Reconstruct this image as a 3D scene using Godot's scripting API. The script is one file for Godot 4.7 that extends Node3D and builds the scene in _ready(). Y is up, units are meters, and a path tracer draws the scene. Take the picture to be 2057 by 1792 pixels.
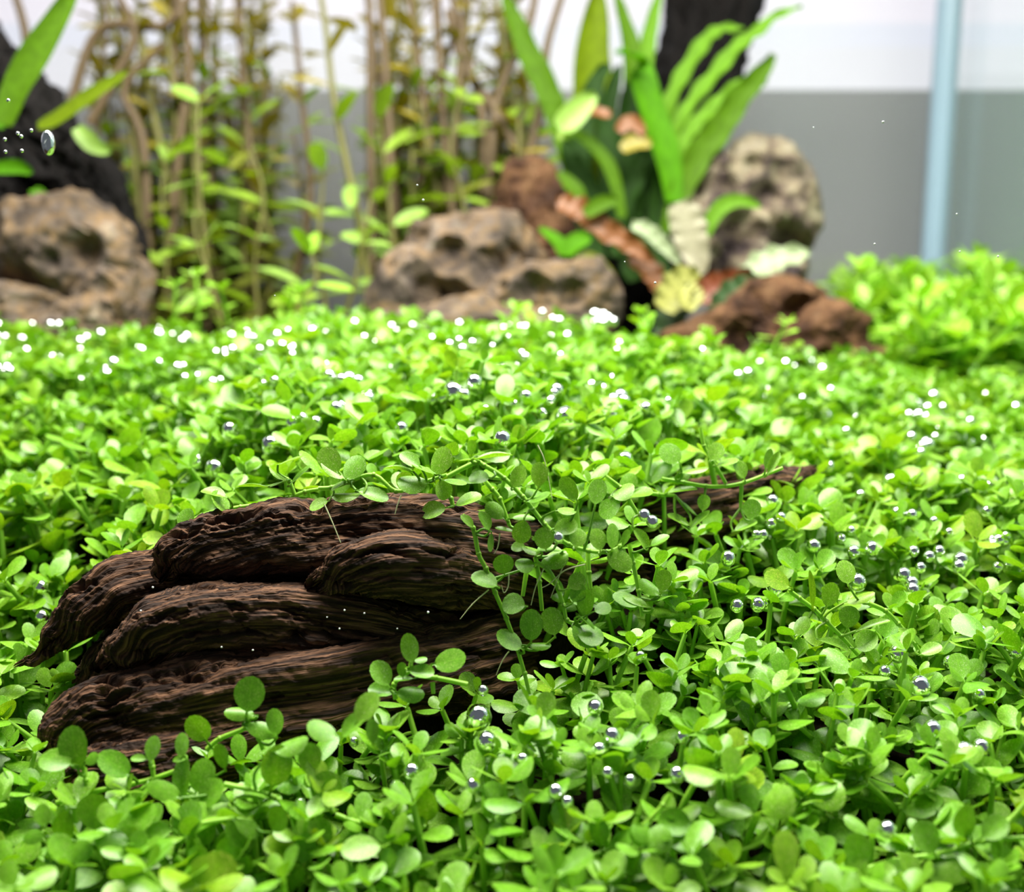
extends Node3D
# A planted aquarium seen close up: carpet plants with air bubbles over driftwood, rocks and stem plants behind.
# Sizes are metres; the helper P() takes a viewing direction and a distance in millimetres.

const F := 2163.1
const PITCH := 0.1745329
var rng := RandomNumberGenerator.new()
var M := {}
var taken := {}
var anchors := []
var sg := PackedFloat32Array()
const GX0 := -0.30
const GZ0 := -0.62
const GS := 0.004
const GNX := 161
const GNZ := 146
var bumpn := FastNoiseLite.new()
var log_outline := PackedVector2Array()
var leaf_shapes := []
var recipes := []
var hedge_recipes := []

# bubbles worth naming: [x, y, diameter, label]
var big_bubbles := [
		[911, 789, 38, "large mirror-bright bubble on the mound, left of the biggest one"], [1137, 841, 42, "biggest tall bubble on the mound, above the hanging runners"],
		[953, 768, 28, "round bubble just right of the large mirror-bright one on the mound"], [851, 766, 26, "round bubble left of the large mirror-bright one on the mound"],
		[1255, 925, 32, "dark-rimmed bubble on a stalk above the second branch"], [545, 894, 34, "bubble on the mound nearest the driftwood's left shoulder"],
		[1242, 868, 34, "lower bubble of the pair right of the biggest one"], [1226, 838, 32, "upper bubble of the pair right of the biggest one"],
		[739, 803, 30, "bubble at the left end of the mound's upper cluster"], [676, 822, 28, "bubble under the chain of bubbles at the mound's left"],
		[591, 850, 30, "bubble leaning on a cupped leaf left of the mound's middle"], [463, 864, 28, "solitary bubble far left on the mound"], [807, 861, 24, "bubble tucked between leaves in the middle of the mound"],
		[1009, 882, 30, "bubble sitting on a leaf in the middle of the mound's front"], [1338, 908, 32, "bubble resting on a leaf just right of the dark-rimmed one"],
		[1462, 1122, 28, "upright oval bubble at the left of the right-hand carpet"], [1480, 1217, 24, "glassy dark bubble below the upright oval one"],
		[1803, 1313, 33, "bubble with a tiny one at its foot, right-hand carpet"], [1848, 1380, 39, "largest bubble of the right-hand carpet"], [1873, 1468, 36, "bubble below the largest one of the right-hand carpet"],
		[1937, 1510, 34, "left bubble of the close pair at the right edge"], [1970, 1502, 32, "right bubble of the close pair at the right edge"], [1966, 1396, 24, "bubble right of the largest one of the right-hand carpet"],
		[1907, 1330, 22, "small bubble between the two large ones of the right-hand carpet"], [1777, 1349, 22, "green-reflecting bubble left of the largest one at right"],
		[962, 1441, 46, "largest bubble of the front carpet, before the driftwood"], [978, 1490, 36, "bubble just below the largest one of the front carpet"], [827, 1550, 30, "bubble left of the front cluster, by a broad leaf"],
		[951, 1578, 28, "bubble sunk among leaves below the front cluster"], [1195, 1421, 28, "bubble at the tip of a leaf, right of the front cluster"], [1229, 1478, 30, "bubble in the middle of the front carpet"],
		[1203, 1506, 26, "bubble left below another in the middle of the front carpet"], [1370, 1481, 26, "bubble beside a broad pale leaf, right front"], [1446, 1505, 33, "tall bubble right of the broad pale leaf, right front"],
		[1360, 1556, 30, "bubble under the leaning bubbles, right front"], [1116, 1590, 28, "left bubble of the lower pair in front"], [1140, 1611, 22, "right bubble of the lower pair in front"],
		[1782, 1667, 30, "lonely bubble on a leaf in the right front corner"], [1572, 1686, 28, "bubble near the frame edge, right of the middle"], [1722, 1170, 32, "bubble beside a rolled leaf in the right-hand carpet"],
		[1752, 1103, 28, "bubble above the rolled leaf in the right-hand carpet"], [1815, 1155, 26, "right bubble of a pair above the open right carpet"], [1050, 1525, 22, "bubble half hidden behind an upright leaf, front"],
		[1220, 1552, 22, "bubble low in the middle of the front carpet"], [1266, 1567, 20, "small bubble low in the front carpet, right of the middle"], [795, 1579, 22, "small bubble at the left of the front cluster"], [603, 1613, 18, "tiny bubble under the driftwood's middle"], [2028, 1290, 30, "bubble at the right edge of the carpet"], [2040, 1310, 24, "lower bubble at the right edge of the carpet"], [1970, 1270, 24, "bubble just left of the two at the right edge"], [1294, 1035, 22, "upper bubble of the string above the hanging runner"], [1310, 1048, 22, "lower bubble of the string above the hanging runner"], [1122, 1080, 20, "pearly bubble caught on the curling runner"], [1286, 1318, 18, "little bubble on a leaf below the hanging runners"], [970, 1387, 20, "little bubble on the upright leaf before the driftwood"], [712, 1490, 18, "left one of two small bubbles under the dark hollow"], [766, 1494, 22, "right one of two small bubbles under the dark hollow"],
		[432, 942, 34, "large blurred bubble on a leaf left above the driftwood"], [395, 928, 30, "blurred bubble left above the driftwood"], [82, 1180, 26, "bubble beside the driftwood's pointed left end"], [85, 1240, 26, "bubble touching the driftwood's pointed left end"],
]

# ---------------------------------------------------------------- geometry
class MB:
	var v := PackedVector3Array()
	var n := PackedVector3Array()
	var uv := PackedVector2Array()
	var ix := PackedInt32Array()

	func grid(p: PackedVector3Array, t: PackedVector2Array, nu: int, nv: int, closed := false, flip := false) -> void:
		# nu rows of nv points; closed joins the last column to the first (columns doubled at the seam)
		var o := v.size()
		v.append_array(p)
		uv.append_array(t)
		for i in nu:
			for j in nv:
				var a := p[mini(i + 1, nu - 1) * nv + j] - p[maxi(i - 1, 0) * nv + j]
				var jp := j + 1
				var jm := j - 1
				if closed:
					if jp > nv - 1: jp = 1
					if jm < 0: jm = nv - 2
				else:
					jp = mini(jp, nv - 1)
					jm = maxi(jm, 0)
				var b := p[i * nv + jp] - p[i * nv + jm]
				var c := a.cross(b)
				if c.length_squared() < 1e-24:
					var i2 := clampi(i, 1, nu - 2)
					a = p[(i2 + 1) * nv + j] - p[(i2 - 1) * nv + j]
					b = p[i2 * nv + jp] - p[i2 * nv + jm]
					c = a.cross(b)
				c = c.normalized()
				n.append(-c if flip else c)
		for i in nu - 1:
			for j in nv - 1:
				var q := o + i * nv + j
				if flip:
					ix.append_array(PackedInt32Array([q, q + nv, q + nv + 1, q, q + nv + 1, q + 1]))
				else:
					ix.append_array(PackedInt32Array([q, q + nv + 1, q + nv, q, q + 1, q + nv + 1]))

	func tube(pts: PackedVector3Array, r0: float, r1: float, sides := 6) -> void:
		var m := pts.size()
		var p := PackedVector3Array()
		var t := PackedVector2Array()
		var ref := Vector3(0.31, 0.2, 0.93)
		var len := 0.0
		for i in m:
			var d := (pts[mini(i + 1, m - 1)] - pts[maxi(i - 1, 0)]).normalized()
			var a := (ref - d * ref.dot(d)).normalized()
			ref = a
			var b := d.cross(a)
			var r := lerpf(r0, r1, float(i) / (m - 1))
			if i > 0: len += pts[i].distance_to(pts[i - 1])
			for j in sides + 1:
				var w := TAU * j / sides
				p.append(pts[i] + (a * cos(w) + b * sin(w)) * r)
				t.append(Vector2(len * 100.0, float(j) / sides))
		grid(p, t, m, sides + 1, true, true)

	func ball(c: Vector3, r: Vector3, nu := 10, nv := 14) -> void:
		var p := PackedVector3Array()
		var t := PackedVector2Array()
		for i in nu + 1:
			var e := PI * (float(i) / nu) - PI / 2
			for j in nv + 1:
				var w := TAU * j / nv
				p.append(c + Vector3(cos(e) * cos(w), sin(e), cos(e) * sin(w)) * r)
				t.append(Vector2(float(j) / nv, float(i) / nu))
		grid(p, t, nu + 1, nv + 1, true, false)

	func add(o: MB, x: Transform3D) -> void:
		var at := v.size()
		for k in o.v.size():
			v.append(x * o.v[k])
			n.append((x.basis * o.n[k]).normalized())
		uv.append_array(o.uv)
		for k in o.ix:
			ix.append(k + at)

	func into(am: ArrayMesh) -> ArrayMesh:
		var arr := []
		arr.resize(Mesh.ARRAY_MAX)
		arr[Mesh.ARRAY_VERTEX] = v
		arr[Mesh.ARRAY_NORMAL] = n
		arr[Mesh.ARRAY_TEX_UV] = uv
		arr[Mesh.ARRAY_INDEX] = ix
		am.add_surface_from_arrays(Mesh.PRIMITIVE_TRIANGLES, arr)
		return am

	func mesh() -> ArrayMesh:
		return into(ArrayMesh.new())


func box_mb(mb: MB, c: Vector3, s: Vector3) -> void:
	# a box with slightly eased edges: six faces
	var h := s / 2
	for ax in 3:
		for sg_ in [-1.0, 1.0]:
			var n := Vector3.ZERO
			n[ax] = sg_
			var a := Vector3.ZERO
			a[(ax + 1) % 3] = 1.0
			var b := n.cross(a)
			var p := PackedVector3Array()
			var t := PackedVector2Array()
			for i in 2:
				for j in 2:
					p.append(c + (n + a * (i * 2 - 1) + b * (j * 2 - 1)) * h)
					t.append(Vector2(i, j))
			mb.grid(p, t, 2, 2, false, false)


func P(px: float, py: float, t: float) -> Vector3:
	var x := (px - 1028.5) / F
	var y := (896.0 - py) / F
	return Vector3(x, -sin(PITCH) + cos(PITCH) * y, -cos(PITCH) - sin(PITCH) * y) * t * 0.001


func proj(p: Vector3) -> Vector3:
	var t := p.dot(Vector3(0, -sin(PITCH), -cos(PITCH)))
	var u := p.dot(Vector3(0, cos(PITCH), -sin(PITCH)))
	return Vector3(1028.5 + p.x / t * F, 896.0 - u / t * F, t * 1000.0)


func cam_up() -> Vector3:
	return Vector3(0, cos(PITCH), -sin(PITCH))


func cam_back() -> Vector3:
	return Vector3(0, sin(PITCH), cos(PITCH))


# ---------------------------------------------------------------- scene objects
func numbered(called: String) -> String:
	var k: int = taken.get(called, 0)
	taken[called] = k + 1
	return called if k == 0 else "%s_%03d" % [called, k]


func tag(o: Node, label: String, category: String, group := "", kind := "") -> void:
	if label: o.set_meta("label", label)
	if category: o.set_meta("category", category)
	if group: o.set_meta("group", group)
	if kind: o.set_meta("kind", kind)


func thing(called: String, label: String, category: String, at := Vector3.ZERO, group := "") -> Node3D:
	var o := Node3D.new()
	o.name = numbered(called)
	o.position = at
	add_child(o, true)
	tag(o, label, category, group)
	return o


func obj(called: String, mesh: Mesh, mat: Material, parent: Node = null) -> MeshInstance3D:
	var o := MeshInstance3D.new()
	o.name = numbered(called) if parent == null else called
	o.mesh = mesh
	if mat: o.material_override = mat
	(self if parent == null else parent).add_child(o, true)
	return o


func rel(pts: Array, at: Vector3) -> PackedVector3Array:
	var out := PackedVector3Array()
	for p in pts:
		out.append(p - at)
	return out


func smooth_line(pts: Array, per := 4) -> Array:
	# Catmull-Rom through the points
	var out := []
	var m := pts.size()
	for i in m - 1:
		var a = pts[maxi(i - 1, 0)]
		var b = pts[i]
		var c = pts[i + 1]
		var d = pts[mini(i + 2, m - 1)]
		for k in per:
			var t := float(k) / per
			out.append(0.5 * (2.0 * b + (c - a) * t + (2.0 * a - 5.0 * b + 4.0 * c - d) * t * t + (3.0 * b - a - 3.0 * c + d) * t * t * t))
	out.append(pts[m - 1])
	return out


# ---------------------------------------------------------------- the carpet's surface
func make_surface() -> void:
	var a := [
		[0, 1792, 126], [500, 1792, 121], [1000, 1792, 119], [1500, 1792, 119], [2057, 1792, 121], [-250, 1792, 126], [2300, 1792, 122],
		[0, 1620, 140], [300, 1610, 139], [700, 1600, 138], [1000, 1500, 142], [1500, 1500, 139], [2057, 1500, 141], [2350, 1500, 141],
		[1300, 1300, 155], [1700, 1280, 162], [2057, 1280, 162], [1420, 1150, 172], [1700, 1060, 192], [2057, 1000, 205], [2300, 1000, 205], [1700, 900, 232],
		[2057, 850, 258], [2300, 850, 258], [1700, 790, 285], [2057, 790, 300], [1500, 730, 300], [1750, 745, 315], [2057, 760, 330],
		[700, 990, 168], [900, 970, 165], [1150, 985, 165], [350, 1050, 174], [1000, 880, 176], [700, 880, 180], [1000, 780, 200], [600, 780, 210], [1300, 820, 208],
		[1300, 950, 180], [1480, 960, 190],
		[1000, 705, 246], [600, 690, 266], [1280, 715, 264], [1000, 680, 295], [700, 660, 305], [-200, 1000, 205], [-200, 800, 250],
		[60, 1520, 148], [50, 1350, 168], [80, 1180, 182], [0, 1020, 200], [200, 960, 202], [100, 850, 232], [0, 760, 265], [300, 750, 255], [0, 680, 310], [300, 685, 310], [-200, 680, 310],
		[500, 1570, 143], [900, 1430, 148], [1150, 1380, 150],
	]
	for q in a:
		anchors.append(P(q[0], q[1], q[2]))
	# behind the crest the bed is flat and bare, and rises again under the plants at the right back
	for q in [[-0.25, -0.040, -0.36], [-0.12, -0.034, -0.36], [-0.03, -0.034, -0.36], [0.05, -0.034, -0.37], [-0.25, -0.03, -0.55], [0.0, -0.03, -0.55], [0.10, -0.03, -0.45], [0.16, -0.026, -0.40], [0.20, -0.026, -0.48], [0.28, -0.028, -0.40], [0.28, -0.03, -0.55]]:
		anchors.append(Vector3(q[0], q[1], q[2]))
	sg.resize(GNX * GNZ)
	for i in GNX:
		for k in GNZ:
			var x := GX0 + i * GS
			var z := GZ0 + k * GS
			var sw := 0.0
			var sy := 0.0
			for q in anchors:
				var d2: float = (x - q.x) * (x - q.x) + (z - q.z) * (z - q.z)
				var w := 1.0 / pow(d2 + 0.00004, 1.8)
				sw += w
				sy += w * q.y
			sg[k * GNX + i] = sy / sw


func S(x: float, z: float) -> float:
	var fx := clampf((x - GX0) / GS, 0.0, GNX - 1.001)
	var fz := clampf((z - GZ0) / GS, 0.0, GNZ - 1.001)
	var i := int(fx)
	var k := int(fz)
	fx -= i
	fz -= k
	return lerpf(lerpf(sg[k * GNX + i], sg[k * GNX + i + 1], fx), lerpf(sg[(k + 1) * GNX + i], sg[(k + 1) * GNX + i + 1], fx), fz)


func hit(px: float, py: float, lift := 0.0) -> float:
	var t := 100.0
	while t < 460.0:
		var p := P(px, py, t)
		if p.y < S(p.x, p.z) + lift: return t
		t += 1.0
	return 300.0


# ---------------------------------------------------------------- materials
func noise(seed_: int, freq: float, oct := 4, kind := FastNoiseLite.TYPE_SIMPLEX_SMOOTH) -> FastNoiseLite:
	var f := FastNoiseLite.new()
	f.seed = seed_
	f.noise_type = kind
	f.frequency = freq
	f.fractal_octaves = oct
	return f


func ramp(stops: Array) -> Gradient:
	var g := Gradient.new()
	var o := PackedFloat32Array()
	var c := PackedColorArray()
	for s in stops:
		o.append(s[0])
		c.append(s[1])
	g.offsets = o
	g.colors = c
	return g


func tex(n: FastNoiseLite, g: Gradient, w := 512, h := 512) -> NoiseTexture2D:
	var t := NoiseTexture2D.new()
	t.width = w
	t.height = h
	t.noise = n
	t.seamless = true
	t.seamless_blend_skirt = 0.25
	if g: t.color_ramp = g
	return t


func mat(called: String, c: Color, rough := 0.6, spec := 0.5) -> StandardMaterial3D:
	var m := StandardMaterial3D.new()
	m.resource_name = called
	m.albedo_color = c
	m.roughness = rough
	m.metallic_specular = spec
	m.cull_mode = BaseMaterial3D.CULL_DISABLED
	M[called] = m
	return m


func leaf_image(seed_: int, dots: int, body := Color(1, 1, 1)) -> ImageTexture:
	# light flesh with a paler midrib, faint side veins and minute pale specks
	var w := 128
	var im := Image.create(w, w, false, Image.FORMAT_RGB8)
	var n := noise(seed_, 0.03, 3)
	var r := RandomNumberGenerator.new()
	r.seed = seed_
	for y in w:
		for x in w:
			var k := 0.90 + 0.10 * n.get_noise_2d(x, y)
			var off := absf(y - w / 2.0) / w
			k += 0.07 * exp(-pow(off / 0.02, 2.0))
			k += 0.03 * maxf(0.0, sin((x - off * 70.0) * 0.42)) * (1.0 - off)
			im.set_pixel(x, y, Color(minf(k * 0.97, 1.0), minf(k, 1.0), k * 0.84) * body)
	for d in dots:
		var x := r.randi_range(2, w - 4)
		var y := r.randi_range(2, w - 4)
		var k := r.randf_range(0.35, 1.0)
		for dx in range(-1, 3):
			for dy in range(-1, 3):
				var f := k * clampf(1.9 - Vector2(dx - 0.5, dy - 0.5).length(), 0.0, 1.0)
				im.set_pixel(x + dx, y + dy, im.get_pixel(x + dx, y + dy).lerp(Color(1.0, 1.0, 1.0), f))
	return ImageTexture.create_from_image(im)


func leafy(called: String, c: Color, t: Texture2D, rough := 0.38, through := 0.85) -> StandardMaterial3D:
	var m := mat(called, c, rough, 0.55)
	m.albedo_texture = t
	m.backlight_enabled = true
	m.backlight = Color(through, through, through * 0.5)
	return m


func make_materials() -> void:
	var lt := leaf_image(3, 240, Color(0.68, 0.88, 0.34))
	var lt2 := leaf_image(5, 40)
	for k in 6:
		var c: Color = [Color(0.80, 0.85, 0.64), Color(0.71, 0.81, 0.50), Color(0.83, 0.87, 0.72), Color(0.76, 0.84, 0.68), Color(0.65, 0.77, 0.43), Color(0.86, 0.87, 0.46)][k]
		leafy("leaf_%d" % k, c, lt)
	var mm := leafy("leaf_mass", Color(1, 1, 1), lt)
	mm.vertex_color_use_as_albedo = true
	var sm := mat("stem_mass", Color(0.50, 0.70, 0.20), 0.5)
	sm.backlight_enabled = true
	sm.backlight = Color(0.45, 0.6, 0.15)
	var st := mat("stem", Color(0.55, 0.74, 0.22), 0.4)
	st.backlight_enabled = true
	st.backlight = Color(0.5, 0.68, 0.15)
	mat("root", Color(0.80, 0.80, 0.62), 0.5)
	leafy("hedge_a", Color(0.70, 0.88, 0.36), lt2, 0.45)
	leafy("hedge_b", Color(0.64, 0.86, 0.28), lt2, 0.45)
	leafy("rot_green", Color(0.62, 0.74, 0.28), lt2, 0.45)
	leafy("rot_olive", Color(0.55, 0.57, 0.21), lt2, 0.5)
	leafy("rot_gold", Color(0.68, 0.60, 0.24), lt2, 0.5)
	leafy("rot_pale", Color(0.66, 0.80, 0.42), lt2, 0.45)
	var rs := mat("rot_stem", Color(0.38, 0.37, 0.14), 0.55)
	rs.backlight_enabled = true
	rs.backlight = Color(0.4, 0.38, 0.15)
	mat("rot_stem_brown", Color(0.34, 0.27, 0.16), 0.6)
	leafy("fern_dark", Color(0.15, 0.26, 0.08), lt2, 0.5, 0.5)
	leafy("fern_mid", Color(0.33, 0.47, 0.06), lt2, 0.45, 0.7)
	leafy("fern_bright", Color(0.36, 0.60, 0.05), lt2, 0.4, 0.85)
	leafy("fern_olive", Color(0.46, 0.54, 0.06), lt2, 0.45, 0.85)
	leafy("fern_light", Color(0.44, 0.62, 0.18), lt2, 0.45, 0.8)
	for k in ["fern_dark", "fern_mid", "fern_bright", "fern_olive", "fern_light"]:
		M[k].metallic_specular = 0.25
		M[k].roughness = 0.6
	leafy("crypt_brown", Color(0.56, 0.33, 0.18), lt2, 0.5, 0.6)
	leafy("crypt_red", Color(0.52, 0.24, 0.13), lt2, 0.5, 0.6)
	leafy("crypt_grey", Color(0.62, 0.66, 0.58), lt2, 0.5, 0.5)
	leafy("crypt_lilac", Color(0.66, 0.62, 0.60), lt2, 0.5, 0.5)
	leafy("crypt_cream", Color(0.74, 0.72, 0.45), lt2, 0.5, 0.6)
	leafy("crypt_green", Color(0.22, 0.34, 0.18), lt2, 0.5, 0.5)
	# wood: long fibres, dark with tan streaks
	var wg := ramp([[0.0, Color(0.12, 0.085, 0.065)], [0.40, Color(0.22, 0.15, 0.11)], [0.58, Color(0.37, 0.26, 0.185)], [0.8, Color(0.52, 0.38, 0.28)], [1.0, Color(0.62, 0.48, 0.36)]])
	var wn := noise(11, 0.012, 5)
	var w := mat("wood", Color(0.90, 0.90, 0.90), 0.75, 0.3)
	w.albedo_texture = tex(wn, wg)
	w.heightmap_enabled = true
	w.heightmap_texture = tex(noise(12, 0.02, 5), null)
	w.heightmap_scale = 0.04
	w.uv1_scale = Vector3(1, 1, 1)
	var wd: StandardMaterial3D = w.duplicate()
	wd.resource_name = "wood_dark"
	wd.albedo_color = Color(0.20, 0.22, 0.27)
	M["wood_dark"] = wd
	# stones
	var rn := noise(21, 0.014, 5)
	var rg := ramp([[0.0, Color(0.20, 0.18, 0.17)], [0.3, Color(0.36, 0.32, 0.29)], [0.5, Color(0.52, 0.46, 0.40)], [0.62, Color(0.64, 0.52, 0.36)], [0.78, Color(0.60, 0.54, 0.50)], [1.0, Color(0.80, 0.76, 0.66)]])
	var r := mat("stone", Color(1, 1, 1), 0.8, 0.3)
	r.albedo_texture = tex(rn, rg)
	r.uv1_triplanar = true
	r.uv1_scale = Vector3(10, 10, 10)
	r.heightmap_enabled = true
	r.heightmap_texture = tex(noise(22, 0.03, 5), null)
	r.heightmap_scale = 0.12
	var r2: StandardMaterial3D = r.duplicate()
	r2.resource_name = "stone_pale"
	r2.albedo_texture = tex(noise(27, 0.013, 5), ramp([[0.0, Color(0.17, 0.15, 0.15)], [0.35, Color(0.34, 0.29, 0.29)], [0.5, Color(0.56, 0.50, 0.42)], [0.66, Color(0.72, 0.68, 0.56)], [1.0, Color(0.86, 0.84, 0.76)]]))
	M["stone_pale"] = r2
	var r3: StandardMaterial3D = r.duplicate()
	r3.resource_name = "stone_brown"
	r3.albedo_texture = tex(noise(29, 0.016, 5), ramp([[0.0, Color(0.16, 0.12, 0.10)], [0.4, Color(0.34, 0.24, 0.18)], [0.6, Color(0.55, 0.42, 0.30)], [1.0, Color(0.70, 0.58, 0.44)]]))
	M["stone_brown"] = r3
	r.albedo_color = Color(0.74, 0.73, 0.72)
	r2.albedo_color = Color(0.76, 0.75, 0.74)
	r3.albedo_color = Color(0.72, 0.68, 0.65)
	var so := mat("soil", Color(1, 1, 1), 0.95, 0.2)
	so.albedo_texture = tex(noise(31, 0.05, 4), ramp([[0.0, Color(0.06, 0.045, 0.035)], [1.0, Color(0.17, 0.13, 0.09)]]))
	so.uv1_scale = Vector3(14, 14, 14)
	# bubbles: a gas pocket in water mirrors what surrounds it
	var b := mat("bubble", Color(0.97, 0.98, 0.98), 0.03)
	b.metallic = 1.0
	var sp := mat("speck", Color(0.95, 0.95, 0.95), 0.5)
	sp.emission_enabled = false
	var g := mat("glass", Color(0.82, 0.86, 0.86, 0.08), 0.02)
	g.transparency = BaseMaterial3D.TRANSPARENCY_ALPHA
	var g2 := mat("glass_side", Color(0.72, 0.86, 0.82, 0.16), 0.02)
	g2.transparency = BaseMaterial3D.TRANSPARENCY_ALPHA
	mat("seam", Color(0.60, 0.71, 0.78), 0.3)
	mat("wall", Color(0.63, 0.62, 0.62), 0.9, 0.2)
	mat("white", Color(0.88, 0.88, 0.90), 0.8, 0.3)
	mat("black", Color(0.03, 0.03, 0.035), 0.5, 0.4)


func glow(c: Color, e: float) -> StandardMaterial3D:
	var m := StandardMaterial3D.new()
	m.albedo_color = Color(0.8, 0.8, 0.8)
	m.emission_enabled = true
	m.emission = c
	m.emission_energy_multiplier = e
	return m


# ---------------------------------------------------------------- leaves and sprigs
func leaf_mb(L: float, W: float, droop: float, cup: float, pet := 0.14, ob := 1.2, nv := 5) -> MB:
	# base at the origin, blade along +x, upper face +y
	var p := PackedVector3Array()
	var t := PackedVector2Array()
	var rows := [[0.0, 0.035], [pet * 0.7, 0.035]]
	for k in 8:
		var b := (1.0 - cos(PI * (k + 0.25) / 7.25)) / 2.0
		if k == 7: b = 1.0
		var w := pow(maxf(0.0, 4.0 * pow(b, ob) * (1.0 - pow(b, ob))), 0.52)
		rows.append([pet + (1.0 - pet) * b, maxf(w * W / L / 2.0, 0.03 if k < 7 else 0.004)])
	for r in rows:
		var u: float = r[0]
		for j in nv:
			var s := 2.0 * j / (nv - 1) - 1.0
			var z: float = s * r[1] * L
			var y := -droop * L * u * u + cup * L * (z / W) * (z / W) * 4.0 * 0.25 + 0.03 * L * exp(-s * s * 9.0) * -1.0 * (1.0 - u)
			p.append(Vector3(u * L, y, z))
			t.append(Vector2(u, 0.5 + 0.5 * s * r[1] * L / W * 2.0 * 0.96))
	var m := MB.new()
	m.grid(p, t, rows.size(), nv, false, true)
	return m


func aim(x: Vector3, up: Vector3) -> Basis:
	x = x.normalized()
	var y := up - x * up.dot(x)
	if y.length_squared() < 1e-8: y = Vector3(0.01, 1, 0.3) - x * Vector3(0.01, 1, 0.3).dot(x)
	y = y.normalized()
	return Basis(x, y, x.cross(y))


func make_leaf_shapes() -> void:
	# unit-length leaves: [round, oval, obovate, narrow, cupped, flat]
	for q in [[1.0, 0.74, 0.14, -0.35], [1.0, 0.62, 0.20, 0.15], [1.0, 0.66, 0.08, -0.45], [1.0, 0.54, 0.22, -0.25], [1.0, 0.70, -0.08, 0.40], [1.0, 0.80, 0.18, -0.50]]:
		var mb := leaf_mb(q[0], q[1], q[2], q[3])
		leaf_shapes.append({"mb": mb, "mesh": mb.mesh()})


func make_recipe(h: float, L: float, nodes: int, lean: float, kinds: Array, up0: float, up1: float) -> Dictionary:
	# a short stem with crossed pairs of leaves
	var la := rng.randf() * TAU
	var pts := []
	for k in 5:
		var u := k / 4.0
		pts.append(Vector3(cos(la) * lean * h * u * u, h * u, sin(la) * lean * h * u * u))
	var line := smooth_line(pts, 2)
	var st := MB.new()
	st.tube(rel(line, Vector3.ZERO), 0.00042 * L / 0.0048, 0.0003 * L / 0.0048, 5)
	var leaves := []
	var az := rng.randf() * TAU
	for k in nodes:
		var u := lerpf(0.42, 1.0, float(k) / (nodes - 1))
		var at: Vector3 = line[int(u * (line.size() - 1))]
		var size := L * lerpf(1.0, 0.82, float(k) / (nodes - 1)) * rng.randf_range(0.8, 1.12)
		for s in 2:
			if k == 0 and rng.randf() < 0.3: continue
			var a := az + s * PI + rng.randf_range(-0.35, 0.35)
			var e := lerpf(up0, up1, float(k) / (nodes - 1)) + rng.randf_range(-0.3, 0.3)
			var dir := Vector3(cos(a) * cos(e), sin(e), sin(a) * cos(e))
			var b := aim(dir, Vector3(rng.randf_range(-0.3, 0.3), 1, rng.randf_range(-0.3, 0.3)))
			leaves.append([kinds[rng.randi() % kinds.size()], Transform3D(b.scaled(Vector3.ONE * size * rng.randf_range(0.9, 1.1)), at)])
		az += PI / 2 + rng.randf_range(-0.3, 0.3)
	# the young pair at the tip
	for s in 2:
		var a := az + s * PI
		var dir := Vector3(cos(a) * 0.5, 0.87, sin(a) * 0.5)
		leaves.append([kinds[rng.randi() % kinds.size()], Transform3D(aim(dir, Vector3(-cos(a), 0.6, -sin(a))).scaled(Vector3.ONE * L * rng.randf_range(0.4, 0.6)), line[line.size() - 1])])
	return {"stem": st, "stem_mesh": st.mesh(), "leaves": leaves, "h": h}


func sprig_mass(r: Dictionary, shapes: Array) -> ArrayMesh:
	var a := MB.new()
	for l in r.leaves:
		a.add(shapes[l[0]].mb, l[1])
	var am := a.into(ArrayMesh.new())
	r.stem.into(am)
	am.surface_set_material(0, M.leaf_mass)
	am.surface_set_material(1, M.stem_mass)
	return am


func sprig_thing(called: String, r: Dictionary, shapes: Array, mats: Array, stem_mat: Material) -> Node3D:
	var o := Node3D.new()
	o.name = called
	obj("stem", r.stem_mesh, stem_mat, o)
	for l in r.leaves:
		var q := obj("leaf", shapes[l[0]].mesh, mats[rng.randi() % mats.size()], o)
		q.transform = l[1]
	return o


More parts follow.
